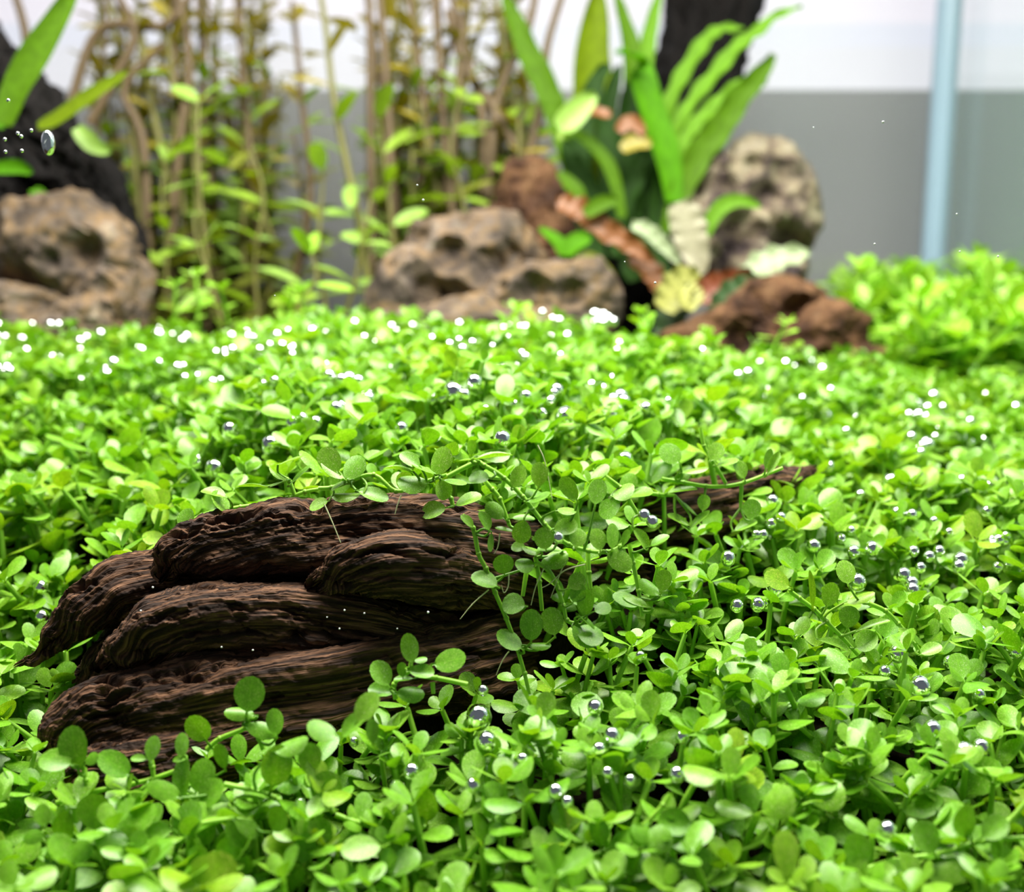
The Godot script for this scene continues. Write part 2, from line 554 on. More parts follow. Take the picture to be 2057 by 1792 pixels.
func make_carpet() -> void:
	var spots := []
	var step := 0.0043
	var z := -0.09
	while z > -0.335:
		var x := -0.20
		while x < 0.22:
			var q := Vector2(x + rng.randf_range(-0.5, 0.5) * step, z + rng.randf_range(-0.5, 0.5) * step)
			x += step
			var y := S(q.x, q.y)
			var p := Vector3(q.x, y, q.y)
			var s := proj(p)
			if s.z < 113.0 or s.z > 330.0 or s.x < -260 or s.x > 2320 or s.y > 1940: continue
			if s.z > 314.0 and s.x < 1650: continue
			if Geometry2D.is_point_in_polygon(Vector2(s.x, s.y), log_outline) and s.z > 118.0 and s.z < 176.0: continue
			if s.x > 60 and s.x < 1000 and s.y > 1000 and s.y < 1560 and s.z < 176.0 and Geometry2D.is_point_in_polygon(Vector2(s.x, s.y + 20), log_outline): continue
			# a bare hollow in the right half of the carpet and the gap where the second branch shows
			if Vector2((s.x - 1290) / 110.0, (s.y - 1085) / 60.0).length() < 1.0 or Vector2((s.x - 1450) / 130.0, (s.y - 1030) / 36.0).length() < 1.0: continue
			spots.append([p, s])
		z -= step
	var nv := recipes.size()
	# which ones show largest: nearest first, those with another tip close in front left out
	var order := range(spots.size())
	order.sort_custom(func(a, b): return spots[a][1].z < spots[b][1].z)
	var cells := {}
	var single := {}
	for k in order:
		var s: Vector3 = spots[k][1]
		if s.x < 15 or s.x > 2040 or s.y < 640 or s.y > 1775: continue
		var key := Vector2i(int(s.x / 52.0), int(s.y / 46.0))
		if cells.has(key) and cells[key] >= 1: continue
		cells[key] = cells.get(key, 0) + 1
		if single.size() < 240: single[k] = true
	var protos := []
	for v in nv:
		for tone in 2:
			var mats := [M.leaf_0, M.leaf_1, M.leaf_2, M.leaf_3] if tone == 0 else [M.leaf_1, M.leaf_3, M.leaf_4, M.leaf_0]
			protos.append(sprig_thing("carpet_sprig", recipes[v], leaf_shapes, mats, M.stem))
	var lists := []
	for v in nv: lists.append([])
	for k in spots.size():
		var p: Vector3 = spots[k][0]
		var s: Vector3 = spots[k][1]
		var v := rng.randi() % nv
		var sc := rng.randf_range(0.8, 1.15) * (lerpf(1.08, 1.22, clampf((s.z - 130.0) / 80.0, 0, 1)) + 0.22 * exp(-pow((s.z - 195.0) / 32.0, 2.0)))
		if s.y > 1540: sc *= 1.12
		var drop: float = recipes[v].h * sc * rng.randf_range(0.80, 1.12) + bumpn.get_noise_2d(p.x * 1000, p.z * 1000) * 0.0055
		var b := Basis(Vector3.UP, rng.randf() * TAU)
		b = Basis(Vector3(1, 0, 0), rng.randf_range(-0.35, 0.4)) * Basis(Vector3(0, 0, 1), rng.randf_range(-0.35, 0.35)) * b
		var tr := Transform3D(b.scaled(Vector3.ONE * sc), p - b.y * drop)
		if single.has(k):
			var o: Node3D = protos[v * 2 + rng.randi() % 2].duplicate()
			o.name = numbered("carpet_sprig")
			add_child(o, true)
			o.transform = tr
			var w := where(s)
			var own := beside(s)
			tag(o, own if own else w[0], "aquatic plant", w[1])
		else:
			lists[v].append(tr)
	for o in protos: o.free()
	var bed := thing("carpet_plant_bed", "dense bright green carpet of tiny round-leaved plants covering the whole tank floor", "aquatic plants")
	bed.set_meta("kind", "stuff")
	for v in nv:
		var m := MultiMesh.new()
		m.transform_format = MultiMesh.TRANSFORM_3D
		m.use_colors = true
		m.mesh = sprig_mass(recipes[v], leaf_shapes)
		m.instance_count = lists[v].size()
		for k in lists[v].size():
			m.set_instance_transform(k, lists[v][k])
			var c := Color(0.81, 0.86, 0.70).lerp(Color(0.67, 0.78, 0.44), rng.randf()).lerp(Color(0.88, 0.86, 0.48), pow(rng.randf(), 4.0))
			m.set_instance_color(k, c.srgb_to_linear())
		var o := MultiMeshInstance3D.new()
		o.name = "foliage"
		o.multimesh = m
		o.set_meta("kind", "stuff")
		bed.add_child(o, true)
	print("sprigs ", spots.size(), " single ", single.size())


var used := {}
var marks := [[975, 1160, "leftmost hanging runner"], [503, 1390, "coin-round leaf standing before the driftwood"], [900, 1325, "two-tiered dark sprig before the black hollow"], [145, 1500, "big round leaf at the creeping runner's left end"], [60, 1330, "driftwood's pointed left end"], [1620, 950, "tip of the short second branch"], [1660, 1190, "yellow-green diagonal runner"], [190, 1625, "large leaf in the bottom left corner"], [370, 1655, "tallest spoon-shaped leaf at bottom left"], [460, 1720, "zigzag runner of the front row"], [1770, 1700, "pale runner crossing the right front corner"], [1310, 1640, "runner rising to the right in front"], [850, 1620, "pair of broad dark leaves in front"], [695, 985, "star cluster of frosted leaves"], [880, 960, "rosette of frosted leaves at the mound's edge"], [1150, 1250, "runner bending down beside the black hollow"]]


func beside(s: Vector3) -> String:
	# names a sprig by the nearest bubble or landmark it stands next to, each place given once
	var near := []
	for q in big_bubbles + marks:
		var d := Vector2(s.x - q[0], s.y - q[1])
		if d.length() < 115.0: near.append([d.length(), d, q[q.size() - 1]])
	near.sort_custom(func(a, b): return a[0] < b[0])
	for q in near:
		var d: Vector2 = q[1]
		var a := "above" if d.y < -absf(d.x) * 0.45 else ("below" if d.y > absf(d.x) * 0.45 else "")
		var b := "left" if d.x < -absf(d.y) * 0.45 else ("right" if d.x > absf(d.y) * 0.45 else "")
		var way := (a + " and " + b + " of") if a and b else (a if a else b + " of")
		var text: String = "carpet sprig " + way + " the " + q[2]
		if used.has(text) or text.split(" ").size() > 16: continue
		used[text] = true
		return text
	return ""


func where(s: Vector3) -> Array:
	if s.y > 1660: 
		if s.x < 700: return ["round-leaved green sprig in the shaded front row of the carpet, below the driftwood", "front row sprigs below the driftwood"]
		if s.x < 1400: return ["round-leaved green sprig in the shaded front row of the carpet, middle stretch", "front row sprigs in the middle"]
		return ["round-leaved green sprig in the shaded front row of the carpet, right-hand end", "front row sprigs at the right"]
	if s.x < 90: return ["small green sprig in the carpet beside the pointed left end of the driftwood", "sprigs beside the driftwood tip"]
	if s.x < 640 and s.y > 1400: return ["leafy green sprig growing right under the lower edge of the driftwood", "sprigs under the driftwood"]
	if s.y > 1400 and s.x < 1400: return ["bright green sprig among the bubbles between driftwood and front row", "sprigs among the front bubbles"]
	if s.y > 1400: return ["bright green sprig of the right front carpet, behind the front row", "right front carpet sprigs"]
	if s.y > 1080: return ["sunlit green sprig of the open carpet to the right of the hanging runners", "right carpet sprigs"]
	return ["pale sunlit sprig on the mound of carpet behind the driftwood", "sprigs on the mound"]


# a runner: stem lines and leaves given by where they are seen, as [x, y, length, width, angle of the tip, tilt of the face]
func runner(called: String, label: String, fr: Array, t: float, lines: Array, leaves: Array, mats: Array, group := "", stem_r := 0.00035) -> Node3D:
	var conv := func(x, y, dt): return P(fr[0] + x / fr[2], fr[1] + y / fr[2], t + dt)
	var first: Vector3
	if lines.size(): first = conv.call(lines[0][0][0], lines[0][0][1], 0.0)
	else: first = conv.call(leaves[0][0], leaves[0][1], 0.0)
	var o := thing(called, label, "aquatic plant", first, group)
	var all := []
	for ln in lines:
		var pts := []
		var k := 0
		for q in ln:
			pts.append(conv.call(q[0], q[1], (q[2] if q.size() > 2 else 0.0)))
			k += 1
		var sm := smooth_line(pts, 4)
		all.append_array(sm)
		var mb := MB.new()
		mb.tube(rel(sm, first), stem_r, stem_r * 0.8, 7)
		# swollen nodes where leaves spring
		for q in pts.slice(1, pts.size() - 1):
			mb.ball(q - first, Vector3.ONE * stem_r * 1.18, 5, 7)
		obj("stem", mb.mesh(), M.stem, o)
	var mmpp: float = t * 0.001 / F / fr[2]
	for q in leaves:
		var c: Vector3 = conv.call(q[0], q[1], -1.2 + (q[6] if q.size() > 6 else 0.0))
		var a := deg_to_rad(q[4])
		var tilt := deg_to_rad((q[5] if q.size() > 5 else 25.0) + rng.randf_range(10.0, 30.0))
		var dir := Vector3.RIGHT * cos(a) + cam_up() * sin(a) + cam_back() * rng.randf_range(-0.25, 0.25)
		var face := cam_back() * cos(tilt) + cam_up() * sin(tilt) + Vector3.RIGHT * rng.randf_range(-0.35, 0.35)
		var b := aim(dir, face)
		var L: float = q[2] * mmpp * 1.14
		var W: float = q[3] * mmpp
		var squash := maxf(absf(sin(tilt)), 0.0) * absf(cos(a))
		W = minf(W * (1.0 + squash * 0.25), L * 0.92)
		var mb := leaf_mb(L, W, rng.randf_range(-0.12, 0.22), rng.randf_range(-0.45, 0.5), 0.12, rng.randf_range(1.0, 1.25))
		var base := c - b.x * L * 0.56
		# petiole from the blade to the nearest stem
		if all.size():
			var best: Vector3 = all[0]
			for z in all:
				if z.distance_to(base) < best.distance_to(base): best = z
			var far := best.distance_to(base)
			if far > 0.0003 and far < 0.007:
				var mid := (base + best) / 2 - b.x * far * 0.2
				var pm := MB.new()
				pm.tube(rel(smooth_line([best, mid, base + b.x * L * 0.05], 3), base), stem_r * 0.7, L * 0.036, 5)
				var inv := b.inverse()
				mb.add(pm, Transform3D(inv, Vector3.ZERO))
		var lf := obj("leaf", mb.mesh(), mats[rng.randi() % mats.size()], o)
		lf.transform = Transform3D(b, base - first)
	return o


func make_runners() -> void:
	var A := [640.0, 780.0, 2.707]
	var G := [M.leaf_0, M.leaf_1, M.leaf_3]
	var D := [M.leaf_1, M.leaf_4, M.leaf_3]
	var g := "runners hanging over the driftwood"
	runner("hanging_runner", "long green runner, leftmost of those hanging straight down over the driftwood's black right end", A, 149.0,
		[[[780, 690], [840, 760], [870, 900], [910, 980], [960, 1110], [1020, 1250], [1075, 1400], [1120, 1550], [1150, 1680]]],
		[[905, 1035, 150, 105, 150], [1005, 955, 110, 130, 95, 10], [1120, 960, 105, 95, 190], [1035, 1370, 155, 110, 148], [1060, 1170, 125, 115, 170, 10], [1152, 1290, 165, 130, 92, 10], [1200, 1390, 125, 50, 8, 40], [1270, 1265, 150, 125, 100, 5],
		[810, 720, 90, 55, 130], [900, 720, 110, 70, 120, 30], [935, 840, 100, 35, 265, 5]], G, g)
	runner("hanging_runner", "curling green runner with a bubble on it, sweeping right across the driftwood's dark end", A, 148.0,
		[[[700, 480], [850, 405], [900, 420], [1010, 490], [1110, 590], [1165, 660], [1230, 740], [1290, 800], [1360, 850], [1470, 885], [1570, 890], [1640, 860], [1690, 800]]],
		[[1085, 480, 125, 100, 60], [1200, 470, 130, 100, 85, 10], [870, 480, 115, 80, 170], [1200, 600, 130, 95, 15, 40], [1350, 660, 105, 70, 5, 40], [1360, 545, 150, 85, 125, 25], [1515, 560, 140, 105, 80, 15], [960, 370, 195, 60, 5, 60], [800, 385, 90, 42, 175, 60],
		[1340, 750, 130, 95, 20, 20], [1410, 810, 105, 100, 80, 10], [1225, 815, 120, 105, 100, 10], [1600, 800, 140, 70, 85, 10], [1670, 810, 90, 45, 70, 10], [1520, 820, 120, 95, 100, 15], [1640, 930, 150, 110, 330, 20], [1105, 780, 130, 105, 260, 15]], G, g)
	runner("hanging_runner", "short green runner dropping between two larger ones above the driftwood's dark end", A, 149.5,
		[[[900, 500], [945, 550], [985, 600], [1040, 750]], [[1180, 920], [1200, 1050], [1215, 1210]], [[1130, 1000], [1110, 1130]]],
		[[960, 665, 125, 80, 140, 20], [1115, 700, 120, 52, 5, 50], [1010, 775, 105, 40, 175, 50], [1085, 860, 75, 62, 170], [1155, 878, 110, 60, 165, 45], [1260, 865, 130, 72, 165, 40], [1280, 925, 155, 110, 25, 15]], G, g)
	runner("hanging_runner", "green runner bending down to the carpet beside the black hollow under the driftwood", A, 148.5,
		[[[1190, 950], [1245, 985], [1290, 1060], [1330, 1180], [1350, 1260], [1400, 1280]]],
		[[1455, 1165, 150, 105, 92, 10], [1545, 1195, 95, 75, 20, 30], [1410, 1115, 105, 85, 60], [1405, 1050, 105, 90, 40, 10], [1480, 1330, 150, 135, 350, 25], [1470, 1268, 100, 52, 330, 45], [1435, 1355, 165, 80, 140, 40]], G, g)
	runner("hanging_runner", "rightmost green runner hanging over the driftwood, with long bare stretches of stem", A, 150.0,
		[[[1560, 480], [1640, 540], [1685, 600], [1740, 690]], [[1690, 850], [1710, 950], [1740, 1100], [1760, 1240]], [[1465, 890], [1470, 1000], [1480, 1090]]],
		[[1655, 555, 130, 110, 30, 30], [1580, 650, 130, 105, 210, 15], [1760, 820, 140, 70, 310, 25], [1875, 1045, 120, 95, 80, 10], [1800, 1080, 130, 75, 140, 25], [1670, 1150, 150, 90, 160, 30], [1850, 820, 110, 60, 40, 30], [1740, 1150, 160, 60, 150, 45]], G, g)
	runner("crest_runner", "flowering-star cluster of pale frosted leaves on the runner along the driftwood's top edge", [0.0, 600.0, 2.9386], 160.0,
		[[[1040, 1390], [1190, 1280], [1420, 1230], [1650, 1200], [1800, 1140], [1960, 1115]], [[1740, 1160], [1710, 1080], [1690, 1060]]],
		[[1730, 955, 160, 55, 15, 60], [1640, 1040, 130, 45, 150, 55], [1780, 1040, 150, 55, 40, 55], [1480, 1100, 180, 25, 175, 75], [1620, 1085, 130, 40, 190, 60], [1815, 1215, 215, 95, 340, 40], [1300, 1200, 150, 110, 130, 35], [1100, 1300, 130, 110, 100, 30], [1260, 1140, 160, 80, 160, 45]], [M.leaf_0, M.leaf_2, M.leaf_3])
	runner("crest_runner", "rosette of frosted round leaves at the mound's edge above the middle of the driftwood", A, 155.0,
		[[[0, 545], [70, 540], [160, 510], [300, 470], [420, 560], [540, 520], [700, 470]], [[730, 640], [720, 600], [690, 560]], [[130, 520], [135, 480]]],
		[[510, 520, 165, 112, 185, 15], [680, 552, 110, 102, 290, 15], [745, 505, 125, 60, 355, 40], [655, 392, 160, 135, 72, 15], [570, 440, 135, 60, 160, 45], [500, 385, 125, 80, 140, 40], [622, 662, 140, 98, 190, 10], [815, 605, 150, 95, 22, 30],
		[190, 425, 150, 110, 60, 25], [60, 390, 160, 115, 125, 25], [75, 450, 155, 65, 150, 40], [110, 522, 100, 58, 200, 45], [150, 583, 165, 75, 185, 40], [300, 577, 170, 88, 345, 35], [0, 632, 110, 80, 200, 30], [430, 430, 150, 40, 165, 65]], [M.leaf_0, M.leaf_2, M.leaf_3])
	var B := [0.0, 1300.0, 2.2856]
	runner("upright_sprig", "single upright sprig with one coin-round leaf standing before the driftwood's dark middle", B, 139.0,
		[[[950, 470], [1010, 420], [1130, 370], [1140, 330]], [[1210, 470], [1190, 420], [1165, 360]]],
		[[1147, 215, 160, 145, 82, 5], [1100, 297, 135, 62, 165, 30], [1200, 375, 145, 72, 350, 25], [910, 370, 140, 108, 118, 5], [1262, 342, 120, 78, 100, 5]], D)
	runner("upright_sprig", "two-tiered sprig of dark green oval leaves before the black hollow of the driftwood", A, 143.0,
		[[[810, 1610], [640, 1575], [540, 1560], [500, 1530], [505, 1480]], [[620, 1600], [625, 1660]], [[420, 1690], [410, 1610], [460, 1560], [500, 1540]]],
		[[495, 1410, 155, 100, 98, 8], [555, 1472, 70, 40, 20, 30], [715, 1480, 180, 120, 15, 10], [560, 1545, 135, 75, 350, 25], [342, 1550, 150, 108, 122, 8], [455, 1530, 80, 55, 95, 8], [460, 1582, 105, 42, 185, 40], [338, 1640, 140, 85, 170, 20], [502, 1660, 150, 88, 355, 20]], D)
	runner("creeping_runner", "runner creeping along the lower edge of the driftwood with spoon leaves held on thin stalks", B, 135.0,
		[[[260, 715], [410, 668], [600, 630], [700, 605], [830, 560]], [[690, 500], [700, 550], [705, 602]], [[385, 555], [395, 610], [405, 665]], [[830, 490], [825, 540]]],
		[[330, 470, 195, 160, 105, 5], [250, 515, 155, 100, 165, 20], [420, 512, 65, 52, 40], [525, 535, 165, 100, 140, 15], [700, 465, 110, 68, 82, 5], [635, 510, 78, 34, 178, 30], [835, 450, 105, 62, 88, 5], [820, 512, 62, 30, 180, 30], [590, 700, 150, 65, 215, 30], [835, 600, 175, 85, 92, 8], [920, 590, 150, 120, 75, 10], [1015, 500, 120, 65, 105, 8]], D)
	runner("spoon_leaf_sprig", "sprig of large spoon-shaped leaves in the bottom left corner under the creeping runner", B, 128.0,
		[[[470, 980], [450, 900], [440, 830]], [[360, 900], [470, 980], [500, 1070], [560, 1130]], [[800, 960], [810, 930]]],
		[[437, 752, 165, 160, 92, 5], [625, 790, 205, 125, 20, 20], [845, 812, 200, 140, 70, 8], [720, 850, 130, 80, 190, 20], [572, 985, 165, 138, 80, 8], [285, 830, 170, 110, 250, 10], [150, 870, 100, 62, 180, 15], [700, 940, 140, 60, 150, 35], [265, 950, 140, 90, 200, 20], [410, 1085, 130, 50, 210, 30], [195, 770, 100, 75, 110, 10]], D)
	runner("spoon_leaf_sprig", "sprig of large leaves on a zigzag runner in the front row below the driftwood's middle", B, 126.0,
		[[[810, 960], [880, 1030], [940, 1082], [1060, 1075], [1160, 1060], [1280, 1020]], [[930, 810], [1060, 790], [1160, 800]], [[900, 880], [930, 960], [940, 1080]], [[1040, 1060], [1040, 1020]]],
		[[1047, 960, 170, 118, 98, 5], [920, 980, 150, 100, 100, 8], [820, 1055, 155, 75, 175, 20], [1280, 790, 130, 110, 60, 10], [1140, 830, 135, 65, 325, 25], [1090, 860, 155, 85, 120, 15], [1135, 1000, 90, 70, 90], [1190, 1080, 130, 40, 350, 30], [1335, 1050, 140, 130, 90, 10], [1400, 920, 130, 100, 80, 10]], D)
	runner("spoon_leaf_sprig", "bright sprig of glossy broad leaves beside the small bubbles below the driftwood", B, 131.0,
		[[[1030, 630], [1150, 655], [1260, 690], [1340, 750], [1480, 800], [1550, 850]], [[1040, 770], [1090, 700], [1200, 670]], [[1540, 770], [1640, 805], [1760, 830], [1960, 825]], [[1530, 760], [1520, 720]]],
		[[965, 670, 135, 115, 60, 15], [750, 660, 155, 78, 160, 25], [1270, 550, 200, 140, 75, 12], [1340, 452, 165, 88, 15, 25], [1420, 520, 140, 108, 85, 10], [1500, 655, 165, 145, 100, 12], [1950, 720, 175, 145, 95, 8], [1475, 385, 145, 95, 160, 25], [1625, 355, 145, 78, 45, 30], [1710, 385, 108, 62, 92, 8], [1680, 275, 150, 105, 60, 10], [1660, 920, 140, 110, 100, 10], [1810, 900, 160, 130, 80, 12], [1770, 740, 150, 70, 20, 40], [1150, 745, 150, 65, 350, 35]], [M.leaf_0, M.leaf_1, M.leaf_3])
	var C := [1100.0, 1250.0, 2.1494]
	runner("creeping_runner", "thick pale runner crossing the right front corner of the carpet just above the frame edge", C, 123.0,
		[[[980, 1140], [1100, 1080], [1200, 1130], [1330, 1080], [1500, 1030], [1680, 1000], [1880, 945], [2080, 930]], [[1880, 945], [1990, 860], [2080, 760]]],
		[[1630, 930, 150, 125, 120, 12], [1810, 860, 150, 130, 110, 10], [1740, 1070, 180, 100, 190, 25], [1500, 1090, 160, 120, 200, 15], [1340, 980, 140, 120, 90, 10], [1130, 1050, 120, 60, 30, 30], [1930, 890, 130, 90, 40, 25], [1960, 1010, 150, 90, 300, 20]], G)
	runner("creeping_runner", "runner rising to the right in the front row, with a tiny bubble on its stem", C, 124.0,
		[[[-80, 1060], [40, 1045], [180, 1015], [300, 960], [400, 890], [500, 790], [530, 740]], [[390, 950], [480, 960], [580, 990]], [[750, 1070], [850, 1110], [960, 1140]]],
		[[545, 865, 150, 105, 175, 15], [650, 1050, 160, 130, 80, 10], [525, 1060, 150, 90, 160, 15], [380, 1040, 170, 80, 170, 25], [220, 910, 130, 90, 100, 15], [330, 930, 150, 70, 210, 25], [175, 1130, 170, 60, 10, 30], [330, 1140, 150, 60, 180, 30], [780, 1130, 160, 70, 180, 25]], D)
	runner("creeping_runner", "fresh yellow-green runner running diagonally down through the right-hand carpet", [1300.0, 800.0, 2.717], 154.0,
		[[[775, 1050], [830, 1090], [910, 1150], [980, 1220], [1060, 1300], [1150, 1400]], [[1210, 1120], [1300, 1160], [1370, 1230], [1440, 1310], [1490, 1390]]],
		[[715, 990, 150, 110, 150, 15], [1085, 945, 130, 105, 95, 10], [1000, 1070, 140, 90, 75, 30], [900, 1040, 200, 40, 95, 10], [1105, 1195, 120, 115, 80, 15], [1200, 1330, 130, 110, 30, 20], [1030, 1340, 190, 60, 345, 45], [1240, 1230, 190, 45, 20, 50], [1165, 1090, 160, 60, 20, 45], [840, 1240, 120, 75, 60, 35], [1420, 1290, 110, 50, 140, 30], [1550, 1370, 130, 70, 20, 40]], [M.leaf_5, M.leaf_0, M.leaf_2])
	runner("creeping_runner", "pale runner bowed along the bare second branch, right of the hanging runners", [1300.0, 800.0, 2.717], 172.0,
		[[[-20, 510], [60, 525], [150, 530]], [[80, 440], [200, 460], [320, 480], [430, 480], [530, 460], [640, 420], [740, 380]], [[290, 160], [310, 260], [350, 330], [430, 465]], [[515, 470], [510, 600]]],
		[[260, 385, 150, 55, 15, 50], [510, 385, 110, 75, 110, 20], [690, 350, 130, 45, 60, 20], [660, 330, 110, 45, 75, 20], [375, 290, 110, 85, 60, 30], [570, 605, 110, 100, 80, 15], [540, 700, 130, 70, 20, 45], [200, 500, 150, 65, 10, 45], [130, 300, 130, 110, 130, 20], [440, 340, 120, 60, 25, 50], [310, 570, 90, 70, 80, 10], [170, 660, 130, 45, 150, 40], [290, 660, 140, 45, 40, 35], [240, 600, 100, 30, 130, 30]], [M.leaf_0, M.leaf_2, M.leaf_3])
	# fine pale roots hanging from the runners
	for q in [[[30, 630], [75, 730], [120, 840]], [[450, 580], [430, 630], [415, 685]], [[925, 1095], [840, 1170], [770, 1255]], [[1035, 1010], [1030, 1080], [1008, 1112], [995, 1070]], [[1450, 958], [1340, 990], [1260, 1060], [1215, 1085]], [[1225, 980], [1180, 1080], [1155, 1180]], [[985, 790], [975, 860], [955, 900]], [[1190, 310], [1230, 400], [1270, 600]], [[1035, 1430], [1000, 1480], [965, 1560]], [[1340, 940], [1300, 1040], [1262, 1140]]]:
		var pts := []
		for z in q: pts.append(P(A[0] + z[0] / A[2], A[1] + z[1] / A[2], 148.2))
		var mb := MB.new()
		mb.tube(rel(smooth_line(pts, 5), pts[0]), 0.00011, 0.00005, 5)
		var o := obj("hanging_root", mb.mesh(), M.root)
		o.position = pts[0]
		tag(o, "hair-thin pale root dangling from a runner in front of the driftwood", "root", "pale roots over the driftwood")


# ---------------------------------------------------------------- driftwood and stones
func wood_lobe(mb: MB, spine: Array, seed_: int, amp := 1.0, flat := 1.0, ns := 150, na := 96) -> void:
	# spine: [x, y, distance, radius in pixels]; fibres run along it
	var n1 := noise(seed_, 1.0, 4)
	var n2 := noise(seed_ + 1, 1.0, 3)
	n2.fractal_type = FastNoiseLite.FRACTAL_RIDGED
	var ctr := []
	var rad := []
	for q in spine:
		ctr.append(P(q[0], q[1], q[2]))
		rad.append(q[3] * q[2] * 0.001 / F)
	var m := spine.size() - 1
	var p := PackedVector3Array()
	var t := PackedVector2Array()
	var pre := smooth_line(ctr, 24)
	var len := 0.0
	var last: Vector3 = ctr[0]
	for i in ns + 1:
		var u := float(i) / ns
		var f := u * m
		var k := mini(int(f), m - 1)
		var w := smoothstep(0.0, 1.0, f - k)
		var g := u * (pre.size() - 1)
		var gi := mini(int(g), pre.size() - 2)
		var c: Vector3 = pre[gi].lerp(pre[gi + 1], g - gi)
		var d: Vector3 = (pre[mini(gi + 3, pre.size() - 1)] - pre[maxi(gi - 3, 0)]).normalized()
		var r := lerpf(rad[k], rad[k + 1], w)
		len += c.distance_to(last)
		last = c
		var a := (cam_up() - d * cam_up().dot(d)).normalized()
		var b := d.cross(a)
		var endc := minf(u, 1.0 - u) * ns
		var cap := 1.0
		if endc < 6.0: cap = sqrt(maxf(0.0, 1.0 - pow(1.0 - endc / 6.0, 2.0)))
		for j in na + 1:
			var th := TAU * (j % na) / na
			var ca := cos(th)
			var sa := sin(th)
			var q := Vector3(len * 1000.0, ca * r * 1000.0, sa * r * 1000.0)
			var low := n1.get_noise_3d(q.x * 0.035, q.y * 0.13, q.z * 0.13)
			var wp := n1.get_noise_3d(q.x * 0.09 + 70.0, q.y * 0.2, q.z * 0.2) * 2.6
			var fib := n2.get_noise_3d(q.x * 0.05, (q.y + wp) * 0.42, (q.z + wp) * 0.42)
			var fine := n2.get_noise_3d(q.x * 0.13 + 9.0, (q.y + wp) * 1.7, (q.z + wp) * 1.7)
			var crack := maxf(0.0, n1.get_noise_3d(q.x * 0.05 + 30.0, (q.y + wp) * 0.35, (q.z - wp) * 0.35))
			var disp := (low * 2.2 + fib * 0.42 + fine * 0.24 - crack * crack * 7.0) * 0.001 * amp
			var box := 1.0 / pow(pow(absf(ca), 2.8) + pow(absf(sa), 2.8), 1.0 / 2.8)
			var rr := maxf(r * cap * lerpf(1.0, box, 0.75) + disp * cap, 0.0001)
			p.append(c + (a * ca + b * sa * flat) * rr + d * (n1.get_noise_2d(ca * 40.0 + 7.0, sa * 40.0) * 0.004 * amp * (1.0 - minf(endc / 14.0, 1.0))))
			t.append(Vector2(len * 13.0, (float(j) / na) * r * TAU * 230.0))
	mb.grid(p, t, ns + 1, na + 1, true, true)


func rock_mb(mb: MB, c: Vector3, r: Vector3, seed_: int, planes: int, rough: float, nu := 84, nv := 120) -> void:
	var rr := RandomNumberGenerator.new()
	rr.seed = seed_
	var n := noise(seed_, 1.0, 4)
	var pits := noise(seed_ + 5, 1.0, 2, FastNoiseLite.TYPE_CELLULAR)
	pits.cellular_return_type = FastNoiseLite.RETURN_DISTANCE
	var cuts := []
	for k in planes:
		var d := Vector3(rr.randfn(), rr.randfn(), rr.randfn()).normalized()
		cuts.append([d, rr.randf_range(0.70, 0.95)])
	var p := PackedVector3Array()
	var t := PackedVector2Array()
	for i in nu + 1:
		var e := PI * float(i) / nu - PI / 2
		for j in nv + 1:
			var w := TAU * (j % nv) / nv
			var d := Vector3(cos(e) * cos(w), sin(e), cos(e) * sin(w))
			var s := 1.12
			for q in cuts:
				var k: float = d.dot(q[0])
				if k > 0.05: s = minf(s, q[1] / k)
			var x := d * 3.0
			s += n.get_noise_3d(x.x * 0.55, x.y * 0.55, x.z * 0.55) * rough * 1.3 + n.get_noise_3d(x.x * 2.2, x.y * 2.2, x.z * 2.2) * rough * 0.16
			var pit := pits.get_noise_3d(x.x * 0.62, x.y * 0.62, x.z * 0.62)
			s -= maxf(0.0, -0.66 - pit) * 0.8 * (rough / 0.14)
			p.append(c + d * r * s)
			t.append(Vector2(float(j) / nv, float(i) / nu))
	mb.grid(p, t, nu + 1, nv + 1, true, false)


func remade(mb: MB, nu: int, nv: int) -> ArrayMesh:
	# the same grids with their normals taken anew
	var out := MB.new()
	var k := 0
	while k < mb.v.size():
		out.grid(mb.v.slice(k, k + nu * nv), mb.uv.slice(k, k + nu * nv), nu, nv, true, false)
		k += nu * nv
	return out.mesh()


func rock(called: String, label: String, lobes: Array, m: Material, dents := []) -> void:
	# lobes: [x, y, distance, half width px, half height px, depth px, seed, planes, roughness]
	var q0: Array = lobes[0]
	var at := P(q0[0], q0[1], q0[2])
	var mb := MB.new()
	for q in lobes:
		var k: float = q[2] * 0.001 / F
		rock_mb(mb, P(q[0], q[1], q[2]) - at, Vector3(q[3], q[4], q[5]) * k, q[6], q[7], q[8])
	# hollows: [x, y, radius px, depth in mm]
	for k in mb.v.size():
		var s := proj(mb.v[k] + at)
		for q in dents:
			var e: float = Vector2(s.x - q[0], s.y - q[1]).length() / q[2]
			if e < 1.0: mb.v[k] -= cam_back() * q[3] * 0.001 * (1.0 - e * e)
	var o := obj(called, remade(mb, 85, 121), m)
	o.position = at
	tag(o, label, "rock")


